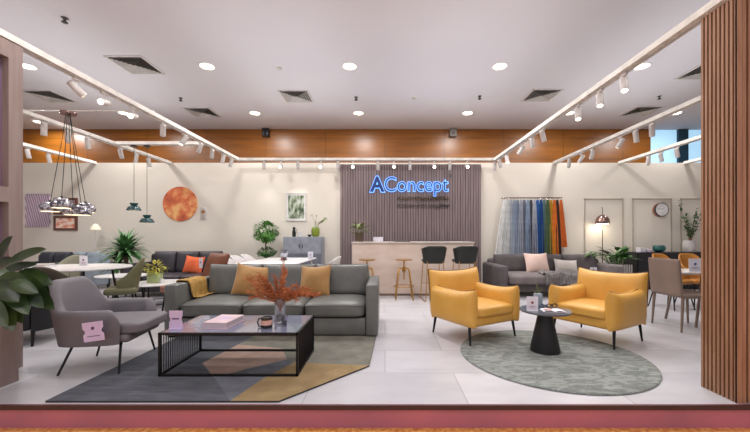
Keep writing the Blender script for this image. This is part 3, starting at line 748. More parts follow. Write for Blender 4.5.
# ------------------------------------------------------------------ main grey leather sofa
sx0, sx1, sy0, sy1 = -2.63, -.083, 4.04, 5.02
t = thing('sofa', 'large grey leather three seat sofa with boxy arms behind the coffee table', 'sofa', ((sx0 + sx1) / 2, sy0, .0)); hw = (sx1 - sx0) / 2
for s in (-1, 1):
    m_ = MB().rbox(min(s * hw, s * (hw - .145)), max(s * hw, s * (hw - .145)), 0, .98, .02, .63, .02, 3).build('armrest', M['sofa'], t, 50)
MB().rbox(-hw + .146, hw - .146, .03, .95, .025, .225, .015, 2).build('base', M['sofa'], t, 50)
MB().rbox(-hw + .146, hw - .146, .80, .98, .225, .70, .03, 3).build('back_frame', M['sofa'], t, 50)
iw = hw - .15
for k in range(3):
    a = -iw + k * 2 * iw / 3 + .003; b = a + 2 * iw / 3 - .006
    c = MB().rbox(a, b, .0, .72, .235, .40, .03, 3, puff=.03, top=True).build('seat_cushion', M['sofa'], t, 60)
    MB().tube([(a + .02, .008, .375), ((a + b) / 2, .004, .38), (b - .02, .008, .375)], .004, 6).build('piping', M['sofa_pipe'], c)
    m_ = T((a + b) / 2, .73, .378, rx=-10)
    c = MB().pad(b - a, .435, .22, peak=.012, p=7, n=16, Mx=m_).build('back_cushion', M['sofa'], t, 80)
    w_ = (b - a) / 2
    MB().tube([m_ @ Vector(p) for p in [(-w_ + .002, 0, .03), (-w_ + .004, 0, .42), (-w_ + .03, 0, .44), (0, 0, .437), (w_ - .03, 0, .44), (w_ - .004, 0, .42), (w_ - .002, 0, .03)]], .004, 6).build('piping', M['sofa_pipe'], c)
for s in (-1, 1):
    for y in (.06, .90): MB().box(s * (hw - .07) - .03, s * (hw - .07) + .03, y - .03, y + .03, 0, .026).build('leg', M['black'], t, 0)
def pillow(name, label, loc, w, h, t_, m, rx, ry, rz, group=None):
    o = MB().pad(w, h, t_, peak=0.02, p=2.2, n=16, pinch=.05, e=.6).build(name, M[m], None, 80)
    o.location = loc; o.rotation_euler = (R(rx), R(ry), R(rz)); return tag(o, label, 'cushion', group)
pillow('cushion', 'square ochre cushion leaning left of the dried branches on the grey leather sofa', (wx(250, 4.62), 4.55, .412), .44, .42, .17, 'ochre', -22, 9, 14, 'ochre cushions')
pillow('cushion', 'square ochre cushion on the right side of the grey leather sofa', (wx(315, 4.62), 4.56, .41), .43, .41, .17, 'ochre', -20, -3, -8, 'ochre cushions')
# mustard throw over the left arm
mb = MB(); n = 12; vs = []; fs = []
prof = [(-.175, .42), (-.168, .52), (-.16, .60), (-.15, .645), (-.07, .648), (.0, .645), (.018, .60), (.022, .50), (.03, .425), (.09, .422), (.14, .43)]
for i, (x, z) in enumerate(prof):
    for j in range(n + 1):
        v = j / n; wob = .006 * math.sin(j * 1.9 + i) ; y = .32 + .40 * v + .02 * math.sin(i * .9)
        vs.append((x + (wob if z < .62 else 0), y + (.03 * (i - 5) * .2), z + (wob * .7 + .004 if .62 < z or i > 7 else 0)))
for i in range(len(prof) - 1):
    for j in range(n): o_ = i * (n + 1) + j; fs.append((o_, o_ + 1, o_ + n + 2, o_ + n + 1))
mb.add(vs, fs); o = mb.build('throw_blanket', M['mustard'], None, 80); o.location = (sx0 + .145 + .003, sy0 - .06, 0)
md = o.modifiers.new('thick', 'SOLIDIFY'); md.thickness = .008; md.offset = 1
tag(o, 'mustard yellow throw draped over the left arm of the grey leather sofa', 'blanket')

# ------------------------------------------------------------------ grey lounge chair, left
t = thing('lounge_chair', 'grey upholstered lounge chair with wraparound back and black splayed legs', 'armchair', (-2.60, 3.235, .0), 98)
MB().shell(.78, .72, .26, .82, .565, .095, phim=R(128), ex=3.6, taper=.14, k0=.10, k1=.52, n=48, tail=.10, lean=.05).build('backrest', M['lounge'], t, 60)
MB().rbox(-.28, .28, -.30, .24, .262, .345, .035, 3).build('seat_base', M['lounge'], t, 60)
mb = MB().rbox(-.275, .275, -.40, .22, .335, .435, .05, 3, puff=.02, top=True); mb.build('seat_cushion', M['lounge'], t, 70)
for (x0, y0, x1, y1) in ((-.2, -.2, -.33, -.25), (.2, -.2, .33, -.22), (-.18, .16, -.26, .27), (.18, .16, .24, .28)):
    MB().tube([(x0, y0, .27), (x0 + (x1 - x0) * .3, y0 + (y1 - y0) * .3, .235), (x1, y1, .0)], .013, 8, r1=.009).build('leg', M['black'], t)
tt = thing('swing_tag', 'lavender notched paper tag on the outer arm of the grey lounge chair', 'tag', (wx(94, 2.82), 2.825, .335), 5); tt.rotation_euler[1] = R(-7)
mb = MB(); w, h = .16, .16
poly = [(-w/2, .0), (w/2, .0), (w/2, h*.35), (w*.40, h*.46), (w*.40, h*.56), (w/2, h*.68), (w/2, h), (-w/2, h), (-w/2, h*.68), (-w*.40, h*.56), (-w*.40, h*.46), (-w/2, h*.35)]
mb.prism(poly, -.002, .002, Mx=T(rx=90)); o = mb.build('paper', M['lavender'], tt, 0)
MB().cyl((0, -.0022, h * .68), (0, -.0035, h * .68), .014).box(-.05, .05, -.0035, -.0022, .04, .046).build('printed_mark', M['print'], tt)
# ------------------------------------------------------------------ counter
cxa, cxb, cya = -.67, 1.806, 6.93
t = thing('reception_counter', 'long pale travertine counter with thin top in front of the slatted wall', 'counter', (0, 0, 0))
MB().box(cxa + .03, cxb - .03, cya + .03, 7.60, 0, .045).build('plinth', M['plinth'], t, 0)
MB().rbox(cxa, cxb, cya, 7.62, .045, 1.07, .004, 1).build('body', M['travertine'], t, 0)
MB().rbox(cxa - .015, cxb + .015, cya - .015, 7.64, 1.07, 1.10, .005, 1).build('countertop', M['table_stone'], t, 0)
CT = 1.10
t = thing('potted_plant', 'low leafy green plant in a brown pot on the left end of the counter', 'plant', (wx(359, 7.1), 7.12, CT))
MB().lathe([(.075, 0), (.09, .17), (.095, .19), (.082, .19), (.08, .17), (0, .165)], n=20).build('pot', M['darkpot'], t)
mb = MB(); random.seed(4)
for k in range(110):
    a = random.uniform(0, 2 * PI); e = random.uniform(.05, 1.2); d = Vector((math.cos(a) * math.cos(e), math.sin(a) * math.cos(e), math.sin(e)))
    b = Vector((0, 0, .2)) + d * random.uniform(.04, .18) * Vector((1.3, 1, .9)); mb.leaf(b, d + Vector((0, 0, -.2)), random.uniform(.07, .13), .04, curl=.3, n=3)
mb.build('foliage', M['leaf_olive'], t, 0)
t = thing('tissue_box', 'small white box on the counter beside the green plant', 'box', (wx(378, 7.1), 7.1, CT), 5)
MB().rbox(-.1, .1, -.05, .05, 0, .1, .006, 2).build('carton', M['white_card'], t); MB().lathe([(.035, 0), (.035, .002)], c=(0, 0, .1), n=16, sy=.4).build('opening', M['grille'], t)
t = thing('laptop', 'closed black laptop lying flat on the counter', 'laptop', (wx(402, 7.15), 7.15, CT), 4)
MB().rbox(-.16, .16, -.11, .11, 0, .012, .005, 2).build('base', M['black_matte'], t); MB().rbox(-.16, .16, -.11, .11, .0135, .021, .004, 2).build('lid', M['grille'], t)

# brass stools and bar chairs
def stool():
    t = thing('bar_stool', '', 'stool', (0, 0, 0), 0, 'brass bar stools')
    MB().lathe([(0, .745), (.15, .748), (.165, .757), (.168, .768), (.15, .772), (0, .768)], n=28).build('seat', M['brass'], t)
    MB().cyl((0, 0, .38), (0, 0, .75), .014, n=10).build('screw', M['brass'], t)
    for k in range(4):
        a = PI / 4 + k * PI / 2; c, s = math.cos(a), math.sin(a)
        MB().tube([(.03 * c, .03 * s, .60), (.12 * c, .12 * s, .585), (.145 * c, .145 * s, .56), (.235 * c, .235 * s, 0)], .012, 8).build('leg', M['brass'], t)
    MB().tube([(.195 * math.cos(2 * PI * k / 24), .195 * math.sin(2 * PI * k / 24), .25) for k in range(24)], .008, 6, closed=True).build('foot_ring', M['brass'], t)
    MB().lathe([(.02, .52), (.04, .535), (.04, .6), (.025, .615)], n=14).build('hub', M['brass'], t)
    return t
s1 = stool(); s1.location = (wx(404, 6.6), 6.6, 0); s1['label'] = 'brass screw bar stool standing in front of the middle of the counter'
again(s1, 'brass screw bar stool half hidden behind the right arm of the grey leather sofa', (wx(367, 6.6), 6.6, 0), 0)
def barchair():
    t = thing('bar_chair', '', 'bar chair', (0, 0, 0), 0, 'black backed bar chairs')
    MB().shell(.52, .42, .70, 1.035, .99, .04, phim=R(82), ex=3.0, taper=.24, k=1.3, n=28, lean=.02).build('backrest', M['dkleather'], t, 60)
    MB().rbox(-.18, .18, -.22, .15, .715, .775, .028, 3).build('seat', M['dkleather'], t, 60)
    for s in (-1, 1):
        MB().tube([(s * .16, -.14, .745), (s * .20, -.20, .03), (s * .20, -.19, .008), (s * .20, .21, .008), (s * .20, .22, .03), (s * .15, .14, .745)], .009, 8).build('leg', M['brass'], t)
    MB().tube([(-.185, -.178, .3), (.185, -.178, .3)], .008, 6).build('footrest', M['brass'], t)
    return t
b1 = barchair(); b1.location = (wx(433, 6.52), 6.5, 0); b1.rotation_euler[2] = R(180 + 8); b1['label'] = 'bar chair with black leather shell and brass legs, left of the pair at the counter'
again(b1, 'black leather bar chair with brass legs, right of the pair, behind the yellow armchair', (wx(464, 6.52), 6.5, 0), 180 + 8)
for o in (b1,): pass

# ------------------------------------------------------------------ grey sectional sofa, right back
t = thing('sectional_sofa', 'grey fabric sectional sofa under the hanging fabric samples', 'sofa', (2.24, 6.70, 0)); W_ = 2.68
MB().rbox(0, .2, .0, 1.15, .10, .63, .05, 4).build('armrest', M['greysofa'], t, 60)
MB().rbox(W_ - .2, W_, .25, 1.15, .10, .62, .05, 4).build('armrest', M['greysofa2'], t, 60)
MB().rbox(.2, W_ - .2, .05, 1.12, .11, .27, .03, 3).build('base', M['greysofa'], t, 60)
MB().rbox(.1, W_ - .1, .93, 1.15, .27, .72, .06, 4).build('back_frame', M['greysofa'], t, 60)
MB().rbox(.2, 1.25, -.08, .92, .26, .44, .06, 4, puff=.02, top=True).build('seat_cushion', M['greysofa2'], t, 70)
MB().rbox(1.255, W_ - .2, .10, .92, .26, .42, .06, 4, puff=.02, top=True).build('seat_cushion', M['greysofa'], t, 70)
for a, b in ((.2, .957), (.962, 1.718), (1.723, 2.48)):
    MB().pad(b - a, .42, .26, peak=0, p=5, n=14, Mx=T((a + b) / 2, .88, .40, rx=-12)).build('back_cushion', M['greysofa'], t, 80)
for x in (.1, W_ - .1):
    for y in (.3, 1.05): MB().box(x - .02, x + .02, y - .02, y + .02, 0, .11).build('leg', M['black'], t, 0)
pillow('cushion', 'pale pink cushion on the grey sectional sofa', (wx(538, 7.3), 7.28, .445), .52, .42, .16, 'pinkpillow', -20, 0, 4)
pillow('cushion', 'light grey cushion slouching on the grey sectional sofa', (wx(567, 7.3), 7.3, .43), .48, .30, .16, 'lightpillow', -28, 4, -6)
# crumpled throw
mb = MB(); n = 22; vs = []; fs = []; random.seed(5)
for i in range(n + 1):
    for j in range(n + 1):
        u = i / n; v = j / n
        x = u * .95; y = v * .62 + .1 * math.sin(u * 4)
        z = .485 + .02 * math.sin(u * 17 + v * 5) + .018 * math.sin(v * 19 + u * 7)
        if v < .3: y = .62 * .3 + .1 * math.sin(u * 4) - (.3 - v) * .1; z -= (.3 - v) * .75
        vs.append((x, y - .3, z))
for i in range(n):
    for j in range(n): a = i * (n + 1) + j; fs.append((a, a + 1, a + n + 2, a + n + 1))
mb.add(vs, fs); o = mb.build('throw_blanket', M['throwgrey'], None, 80); o.location = (3.12, 6.70, -.005); o.modifiers.new('thick', 'SOLIDIFY').thickness = .01
tag(o, 'crumpled grey throw spread over the front of the grey sectional sofa seat', 'blanket')
tent_card('price_card', 'small white card resting on the right seat of the grey sectional sofa', (wx(593.5, 7.0), 7.0, .455), 0, .14, .12, 'white_card', 'print')
t = thing('low_stool', 'small brown leather box stool by the end of the grey sectional sofa', 'stool', (5.0 , 6.55, 0)) if False else None

# fabric samples
yr = 8.08
t = thing('sample_rail', 'dark wall rail from which the fabric samples hang', 'rail', (wx(502, yr), yr, 2.13))
L_ = (562 - 502) * yr / F
MB().cyl((0, 0, 0), (L_, 0, 0), .014).build('rail_bar', M['frame_dark'], t)
for x in (.03, L_ - .03): MB().cyl((x, 0, 0), (x, YB - yr - .001, 0), .008).build('bracket', M['frame_dark'], t)
sw = [('white', (226, 226, 224)), ('ivory', (204, 206, 206)), ('pale grey', (176, 182, 190)), ('light blue grey', (148, 160, 178)), ('slate blue', (126, 140, 160)), ('misty grey', (160, 166, 178)), ('steel grey', (112, 118, 132)), ('sky grey', (138, 156, 180)),
      ('charcoal', (72, 70, 78)), ('silver', (170, 174, 186)), ('cobalt blue', (40, 92, 156)), ('deep blue', (28, 74, 138)), ('grey green', (100, 126, 124)), ('olive green', (82, 106, 72)), ('golden yellow', (206, 158, 48)), ('bright orange', (218, 116, 42)), ('black brown', (58, 40, 36)), ('burnt orange', (204, 104, 40))]
random.seed(11); n = len(sw)
for i, (nm, c) in enumerate(sw):
    t = thing('fabric_sample', f'{nm} fabric sample hanging from the wall rail', 'fabric sample', (.0, 0, 0), 0, 'fabric samples on the wall rail')
    x0 = wx(502, yr) + .05 + (L_ - .10) * i / (n - 1); t.location = (x0, yr - .02 - .012 * (i % 2), 2.10)
    spread = -.16 if i == 0 else (-.06 if i == 1 else (i - 8) * .004 + (.05 if i == n - 1 else 0))
    ln = 1.42 - (.12 if i in (9, 14) else 0) - (.30 if i == n - 1 else 0)
    vs = []; fs = []; K = 12; J = 12
    for j in range(J + 1):
        v = j / J; w = .03 + .055 * v ** .6
        for k in range(K + 1):
            u = k / K * 2 - 1
            vs.append((spread * v + u * w, -.022 * math.sin(k * 1.6 + i) * v ** .5 - .01, -.02 - ln * v))
    for j in range(J):
        for k in range(K): a = j * (K + 1) + k; fs.append((a, a + 1, a + K + 2, a + K + 1))
    MB().add(vs, fs).build('cloth', mat('fabric_' + nm.replace(' ', '_'), c, .85, bump=.2, bscale=80), t, 80)
    MB().tube([(.0, .0, -.025), (.0, .0, .01), (0, .03, .046), (0, .045, .03)], .004, 6).build('hook', M['chrome'], t)

# arc floor lamp with smoked dome
t = thing('floor_lamp', 'slim floor lamp with a smoked copper dome shade behind the grey sectional sofa', 'floor lamp', (wx(602.5, 8.02), 8.02, 0))
MB().lathe([(0, 0), (.13, 0), (.13, .015), (.02, .025)], n=24).build('base', M['black'], t)
MB().cyl((0, 0, .02), (0, 0, 1.62), .009, n=8).tube([(0, 0, 1.60), (0, 0, 1.86), (-.01, 0, 1.89), (-.025, 0, 1.9)], .007, 8).build('pole', M['copper'], t)
MB().lathe([(.02, 1.73), (.06, 1.715), (.115, 1.67), (.145, 1.61), (.152, 1.55), (.15, 1.51), (.14, 1.51), (.135, 1.6), (.1, 1.66), (.012, 1.69)], n=28, caps=False).build('shade', M['copper'], t)
MB().lathe([(.012, 1.505), (.12, 1.508), (.138, 1.525)], n=24, caps=False).build('diffuser', M['lamp_on'], t)
ld = bpy.data.lights.new('lamp', 'POINT'); ld.energy = 4; ld.color = (1, .85, .65); ld.shadow_soft_size = .08
ob = bpy.data.objects.new('lamp_light', ld); COL.objects.link(ob); ob.location = (wx(602.5, 8.02), 7.9, 1.44)

# clock
t = thing('wall_clock', 'round white wall clock with dark rim and painted copper shadow above the black sideboard', 'clock', (wx(662, 8.15), YB, wz(209.5, 8.15)))
MB().cyl((-.035, -.002, -.01), (-.035, -.02, -.01), .165, n=40).build('shadow_disc', M['clock_shadow'], t)  # offset disc standing in for the shadow the clock throws on the wall
MB().lathe([(.15, 0), (.165, 0), (.165, .035), (.15, .035), (.15, 0)], n=40, caps=False, Mx=T(0, -.02, 0, rx=90)).build('rim', M['clock_rim'], t)
MB().cyl((0, -.025, 0), (0, -.050, 0), .149, n=40).build('face', M['white'], t)
MB().box(-.004, .004, -.053, -.051, 0, .07, Mx=T(ry=50)).box(-.003, .003, -.053, -.051, 0, .1, Mx=T(ry=-70)).build('hands', M['black'], t, 0)

# black sideboard and things on it
t = thing('sideboard', 'long black sideboard against the panelled wall on the right', 'sideboard', (0, 0, 0))
xa, xb = wx(637, 7.75), 8.6
MB().rbox(xa, xb, 7.75, 8.17, .06, .85, .006, 1).build('carcass', M['darkwood'], t, 0)
MB().box(xa + .04, xb - .04, 7.79, 8.13, 0, .06).build('plinth', M['black'], t, 0)
for k in range(4):
    a = xa + .02 + k * (xb - xa - .04) / 4; b = a + (xb - xa - .04) / 4 - .01
    d = MB().rbox(a, b, 7.733, 7.75, .1, .82, .003, 1).build('door', M['darkwood'], t, 0)
    MB().cyl((b - .05, 7.72, .42), (b - .05, 7.72, .56), .006).build('handle', M['brass'], d)
SZ = .85
t = thing('teal_bowl', 'round dark teal bowl on the black sideboard', 'bowl', (wx(659, 7.9), 7.9, SZ))
MB().lathe([(.05, 0), (.07, .006), (.12, .05), (.125, .1), (.105, .155), (.098, .15), (.115, .1), (.1, .05), (0, .02)], n=28).build('bowl_body', M['teal'], t)
for k, (px, w, h, lb) in enumerate(((642, .16, .10, 'pale stack of fabric swatch cards on the left end of the black sideboard'), (649, .10, .07, 'small lavender box between the swatch cards and the teal bowl on the sideboard'))):
    t = thing('sample_box', lb, 'box', (wx(px, 7.85), 7.88, SZ), 8)
    MB().rbox(-w / 2, w / 2, -.06, .06, 0, h, .006, 2).build('carton', M['lavender' if k else 'white_card'], t); MB().rbox(-w / 2 - .004, w / 2 + .004, -.064, .064, h * .75, h + .003, .004, 2).build('lid', M['white'], t)
t = thing('branch_vase', 'tall leafy branches in a pale concrete vase on the black sideboard', 'plant', (wx(689, 7.9), 7.9, SZ))
MB().lathe([(.09, 0), (.12, .04), (.13, .14), (.11, .24), (.1, .27), (.085, .27), (.09, .2), (0, .05)], n=24).build('vase', M['concrete'], t)
mb = MB(); lf = MB(); random.seed(9)
for k in range(9):
    a = random.uniform(0, 2 * PI); L = random.uniform(.5, .95) if k else 1.05; ln = random.uniform(.2, .75) if k else .25
    if k == 0: a = PI
    pts = [Vector((math.cos(a) * ln * L * s_ ** 1.3, math.sin(a) * ln * L * s_ ** 1.3 * .22 - .02, .15 + L * s_)) for s_ in [i / 7 for i in range(8)]]
    mb.tube(pts, .006, 5, r1=.002)
    for i in range(3, 8):
        for r_ in range(7 if k % 2 else 4):
            p = pts[i].lerp(pts[i - 1], random.random()); d = Vector((random.uniform(-1, 1), random.uniform(-1, .35), random.uniform(-.4, .8)))
            if p.y > .16: continue
            lf.leaf(p, d, random.uniform(.06, .10), .045, n=3)
mb.build('stems', M['trunk'], t); lf.build('foliage', M['leaf'], t, 0)
# leafy plants in slatted planter
t = thing('leafy_plant', 'broad leaved green plants in a white slatted planter beside the grey sectional sofa', 'plant', (5.06, 7.58, 0))
mb = MB(); mb.box(-.10, .36, -.15, .18, 0, .56, mi=1)
for k in range(9): mb.box(-.09 + k * .05, -.065 + k * .05, -.165, -.15, .02, .60)
mb.build('planter', [M['concrete'], M['grille']], t, 0); MB().box(-.09, .35, -.14, .17, .56, .565).build('soil', M['soil'], t, 0)
lf = MB(); st = MB(); random.seed(13)
for k in range(78):
    a = random.uniform(0, 2 * PI); L = random.uniform(.12, .38); e = random.uniform(.7, 1.45); c0 = Vector((random.uniform(-.02, .26), random.uniform(-.08, .12), .56))
    d = Vector((math.cos(a) * math.cos(e), math.sin(a) * math.cos(e) * .8, math.sin(e)))
    tip = c0 + d * L; st.tube([c0, c0 + d * L * .5 + Vector((0, 0, .03)), tip], .004, 4)
    lf.leaf(tip, d + Vector((d.x * .8, d.y * .5, -.45)), random.uniform(.15, .23), random.uniform(.09, .14), curl=.35, n=5)
for k in range(9):   # long arching stems to the left
    c0 = Vector((-.02, .0, .56)); r_ = random.uniform(.25, .5); tip = c0 + Vector((-r_, random.uniform(-.1, .1), random.uniform(.16, .36)))
    st.tube([c0, c0.lerp(tip, .5) + Vector((0, 0, .1)), tip], .004, 4); lf.leaf(tip, (-.8, random.uniform(-.3, .3), random.uniform(-.5, .2)), .2, .085, curl=.3, n=5)
st.build('stems', M['leaf'], t); lf.build('foliage', M['leaf'], t, 60)

# dining group at right
t = thing('dining_table', 'pale stone dining table half hidden by the slatted wall on the right', 'dining table', (4.9, 4.68, 0))
MB().rbox(-1.05, 1.0, -.28, .28, .71, .74, .006, 2).build('tabletop', M['table_stone'], t)
for sx in (-1, 1):
    MB().tube([(sx * .72 - .12, -.24, 0.016), (sx * .72, -.2, .708), (sx * .72, .2, .708), (sx * .72 - .12, .24, .016)], .016, 8).build('leg', M['taupe'], t)
def taupe_chair(label, loc, rz, h=.92):
    t = thing('dining_chair', label, 'dining chair', loc, rz)
    MB().pad(.50, h - .44, .05, peak=0, p=9, n=14, Mx=T(0, .245, .44, rx=-5), e=.3).build('backrest', M['taupe'], t, 70)
    MB().rbox(-.25, .25, -.26, .24, .425, .475, .018, 3).build('seat', M['taupe'], t, 60)
    for sx in (-1, 1):
        for sy in (-1, 1): MB().cyl((sx * .225, sy * .225, .43), (sx * .235, sy * .25, 0), .02, .012, 8).build('leg', M['taupe'], t)
    return t
taupe_chair('taupe leather dining chair with slim legs beside the second yellow armchair', (3.97, 4.50, 0), 90)
def tan_chair(label, loc, rz, m='tan'):
    t = thing('dining_chair', label, 'dining chair', loc, rz, None)
    MB().shell(.46, .46, .44, .91, .64, .03, phim=R(112), ex=2.4, taper=.2, k=1.2, n=28, lean=.03).build('backrest', M[m], t, 60)
    MB().rbox(-.2, .2, -.22, .18, .42, .49, .03, 3).build('seat', M[m], t, 60)
    for sx in (-1, 1):
        for sy in (-1, 1): MB().cyl((sx * .14, sy * .14, .43), (sx * .21, sy * .22, 0), .012, .009, 8).build('leg', M['black'], t)
    return t
tan_chair('orange tan leather dining chair behind the taupe chair', (wx(671, 5.75), 5.75, 0), 12)
tan_chair('orange tan leather dining chair next to the slatted wall, behind the stone table', (wx(697, 5.8), 5.8, 0), -5)
tent_card('price_card', 'white card with a blue mark standing on the stone dining table', (wx(695, 4.55), 4.55, .74), 0, .16, .17, 'white_card', 'print_blue')
# ------------------------------------------------------------------ centre back: cabinet, print, topiary, white dining set
cx = wx(283, 7.75)
t = thing('storage_cabinet', 'grey storage cabinet with doors against the wall beside the slatted wall', 'cabinet', (0, 0, 0)); xr = wx(321.5, 7.75)
MB().rbox(cx, xr, 7.75, 8.17, .05, 1.205, .006, 1).build('carcass', M['cabinet'], t, 0); MB().box(cx + .03, xr - .03, 7.78, 8.14, 0, .05).build('plinth', M['black'], t, 0)
mid = cx + (xr - cx) * .47
for a, b, z0, z1 in ((cx + .012, mid - .005, .82, 1.19), (mid + .005, xr - .012, .82, 1.19), (cx + .012, mid - .005, .08, .805), (mid + .005, xr - .012, .08, .805)):
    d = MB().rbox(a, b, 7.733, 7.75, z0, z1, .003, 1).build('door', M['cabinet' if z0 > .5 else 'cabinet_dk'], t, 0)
    hx = b - .03 if a < mid - .1 else a + .03
    MB().cyl((hx, 7.72, (z0 + z1) / 2 - .05), (hx, 7.72, (z0 + z1) / 2 + .03), .008).build('handle', M['black'], d)
t = thing('wine_carafe', 'slim black bottle shaped carafe on the grey cabinet', 'carafe', (wx(294, 7.9), 7.9, 1.205))
MB().lathe([(.035, 0), (.042, .01), (.042, .12), (.03, .17), (.028, .21), (.035, .22), (.028, .225), (0, .22)], n=18).build('carafe_body', M['black_gloss'], t)
MB().tube([(.03, 0, .19), (.065, 0, .17), (.065, 0, .1), (.04, 0, .07)], .006, 6).build('handle', M['black'], t)
t = thing('white_jar', 'small white lidded jar beside the black carafe on the grey cabinet', 'jar', (wx(299.5, 7.9), 7.95, 1.205))
MB().lathe([(.045, 0), (.05, .06), (.045, .09), (0, .09)], n=18).build('jar_body', M['white'], t); MB().lathe([(.047, .09), (.047, .1), (.012, .11), (0, .125)], n=18).build('lid', M['shell_white'], t)
t = thing('black_dish', 'small dark dish beside the green vase on the grey cabinet', 'dish', (wx(309.5, 7.85), 7.85, 1.205))
MB().lathe([(.02, 0), (.045, .03), (.05, .05), (.042, .05), (0, .015)], n=18).build('dish_body', M['black_matte'], t)
t = thing('flower_vase', 'bulbous olive green vase with pale flowers on the grey cabinet', 'vase', (wx(315.5, 7.9), 7.9, 1.205))
MB().lathe([(.055, 0), (.085, .03), (.098, .10), (.095, .17), (.075, .215), (.06, .225), (.05, .22), (.07, .17), (0, .05)], n=26).build('vase_body', M['greenvase'], t)
mb = MB(); lf = MB(); random.seed(3)
for k in range(10):
    a = random.uniform(-.6, 2.6); L = random.uniform(.18, .42)
    tip = Vector((math.cos(a) * L * .75 + .05, random.uniform(-.08, .08), .2 + L * .8)); pts = [Vector((0, 0, .15)), Vector((tip.x * .35, tip.y * .4, .2 + L * .45)), tip]
    mb.tube(pts, .003, 4)
    for r_ in range(5): lf.leaf(pts[1].lerp(tip, random.uniform(.4, 1)), (random.uniform(-1, 1), random.uniform(-1, 1), random.uniform(-.3, 1)), random.uniform(.05, .08), .03, n=3)
mb.build('stems', M['leaf_olive'], t); lf.build('blossom', M['leaf_pale'], t, 0)
def frame(label, x0, x1, y0, y1, art, fm, Y=YB, fw=.03, mount=0, cat='picture', nm='framed_picture'):
    X0, X1 = wx(x0, Y), wx(x1, Y); Z1, Z0 = wz(y0, Y), wz(y1, Y); t = thing(nm, label, cat, ((X0 + X1) / 2, Y - .001, Z0)); a = (X1 - X0) / 2; h = Z1 - Z0
    MB().box(-a, a, -.03, 0, 0, fw).box(-a, a, -.03, 0, h - fw, h).box(-a, -a + fw, -.03, 0, fw, h - fw).box(a - fw, a, -.03, 0, fw, h - fw).build('frame', M[fm], t, 0)
    if mount: MB().box(-a + fw, a - fw, -.018, -.012, fw, h - fw).build('mount', M['white'], t, 0)
    q = fw + mount; MB().box(-a + q, a - q, -.022, -.018, q, h - q).build('artwork', M[art], t, 0); return t
frame('framed green botanical print above the grey cabinet', 286, 306.5, 193, 221, 'art_botanic', 'white_metal', mount=.04, fw=.02)
frame('unframed mauve leaf canvas beside the framed wall', 26.5, 50.5, 194, 227, 'art_leaf', 'art_leaf', fw=.01)
frame('upper wooden framed mauve print behind the chrome cluster lamp', 54.5, 78, 198, 214.5, 'art_mauve', 'frame_dark', fw=.055)
frame('lower wooden framed coral print below the chrome cluster lamp', 54.5, 78, 216, 230.5, 'art_coral', 'frame_dark', fw=.055)
YD = YB - .03
o = MB().lathe([(0, .0), (.405, 0), (.415, .008), (.415, .024), (0, .028)], n=64, Mx=T(rx=90)).build('round_wall_art', M['planet']); o.location = (wx(180.5, YB), YB - .001, wz(204, YB)); tag(o, 'round mottled orange wall art disc above the charcoal sofa', 'wall art')
t = thing('wall_ornament', 'small pale floral wall ornament right of the round orange disc', 'ornament', (wx(203.5, YB), YB, wz(213.5, YB)))
MB().rbox(-.07, .07, -.02, -.001, -.15, .15, .008, 2).build('plaque', M['concrete'], t); mb = MB()
for k in range(7): a = 2 * PI * k / 7; mb.leaf((0, -.022, .04), (math.cos(a), -.15, math.sin(a)), .06, .035, n=3, up=Vector((0, -1, 0)))
mb.cyl((0, -.021, .04), (0, -.03, .04), .012).box(-.004, .004, -.025, -.02, -.11, .0).build('flower', M['tan'], t, 0)
# topiary
t = thing('ficus_tree', 'small ficus tree with a round crown over a lower crown beside the grey cabinet', 'plant', (wx(266, 7.72), 7.72, 0))
MB().lathe([(.14, 0), (.19, .36), (.2, .4), (.17, .4), (.16, .36), (0, .35)], n=24).build('pot', M['concrete'], t)
MB().tube([(0, 0, .34), (.02, .0, .7), (-.01, .01, 1.0), (0, 0, 1.35)], .02, 8, r1=.012).build('trunk', M['trunk'], t)
lf = MB(); random.seed(8)
def crown(c, rx, rz_, n, L=.07):
    for k in range(n):
        z = random.uniform(-1, 1); a = random.uniform(0, 2 * PI); r_ = math.sqrt(1 - z * z); rr = random.uniform(.45, 1) ** .5 * (1 + .18 * math.sin(a * 3 + z * 5))
        d = Vector((math.cos(a) * r_, math.sin(a) * r_, z)); p = Vector(c) + Vector((d.x * rx, d.y * rx, d.z * rz_)) * rr
        lf.leaf(p, d + Vector((random.uniform(-.6, .6), random.uniform(-.6, .6), random.uniform(-.7, .2))), random.uniform(L * .8, L * 1.4), L * .62, n=3)
crown((0, 0, 1.33), .25, .205, 900, .06); lf.build('crown', M['leaf_bright'], t, 0)
lf = MB(); crown((.02, 0, .865), .19, .085, 380, .055); lf.build('lower_crown', M['leaf'], t, 0)
# white dining table
t = thing('dining_table', 'white dining table behind the grey leather sofa', 'dining table', (-1.95, 6.35, 0))
MB().rbox(-.5, .5, -.82, .85, .74, .765, .01, 2).build('tabletop', M['table_white'], t)
for sx in (-.42, .42):
    for sy in (-.7, .7): MB().cyl((sx, sy, .74), (sx * 1.04, sy * 1.04, 0), .02, .014, 8).build('leg', M['white_metal'], t)
def white_chair(label, loc, rz):
    t = thing('dining_chair', label, 'dining chair', loc, rz)
    MB().shell(.48, .48, .44, .84, .62, .022, phim=R(125), ex=2.3, taper=.25, k=1.2, n=28, lean=.05).build('backrest', M['shell_white'], t, 60)
    MB().rbox(-.19, .19, -.22, .17, .42, .46, .018, 2).build('seat', M['shell_white'], t, 60)
    for sx in (-1, 1):
        for sy in (-1, 1): MB().cyl((sx * .13, sy * .13, .43), (sx * .21, sy * .21, 0), .013, .01, 8).build('leg', M['white_metal'], t)
    return t
white_chair('white shell dining chair behind the left end of the grey leather sofa', (-2.72, 6.19, 0), 90)
white_chair('white shell dining chair, second behind the grey leather sofa from the left', (-2.72, 6.66, 0), 90)
white_chair('white shell dining chair nearest the small ficus tree', (-2.72, 7.13, 0), 90)
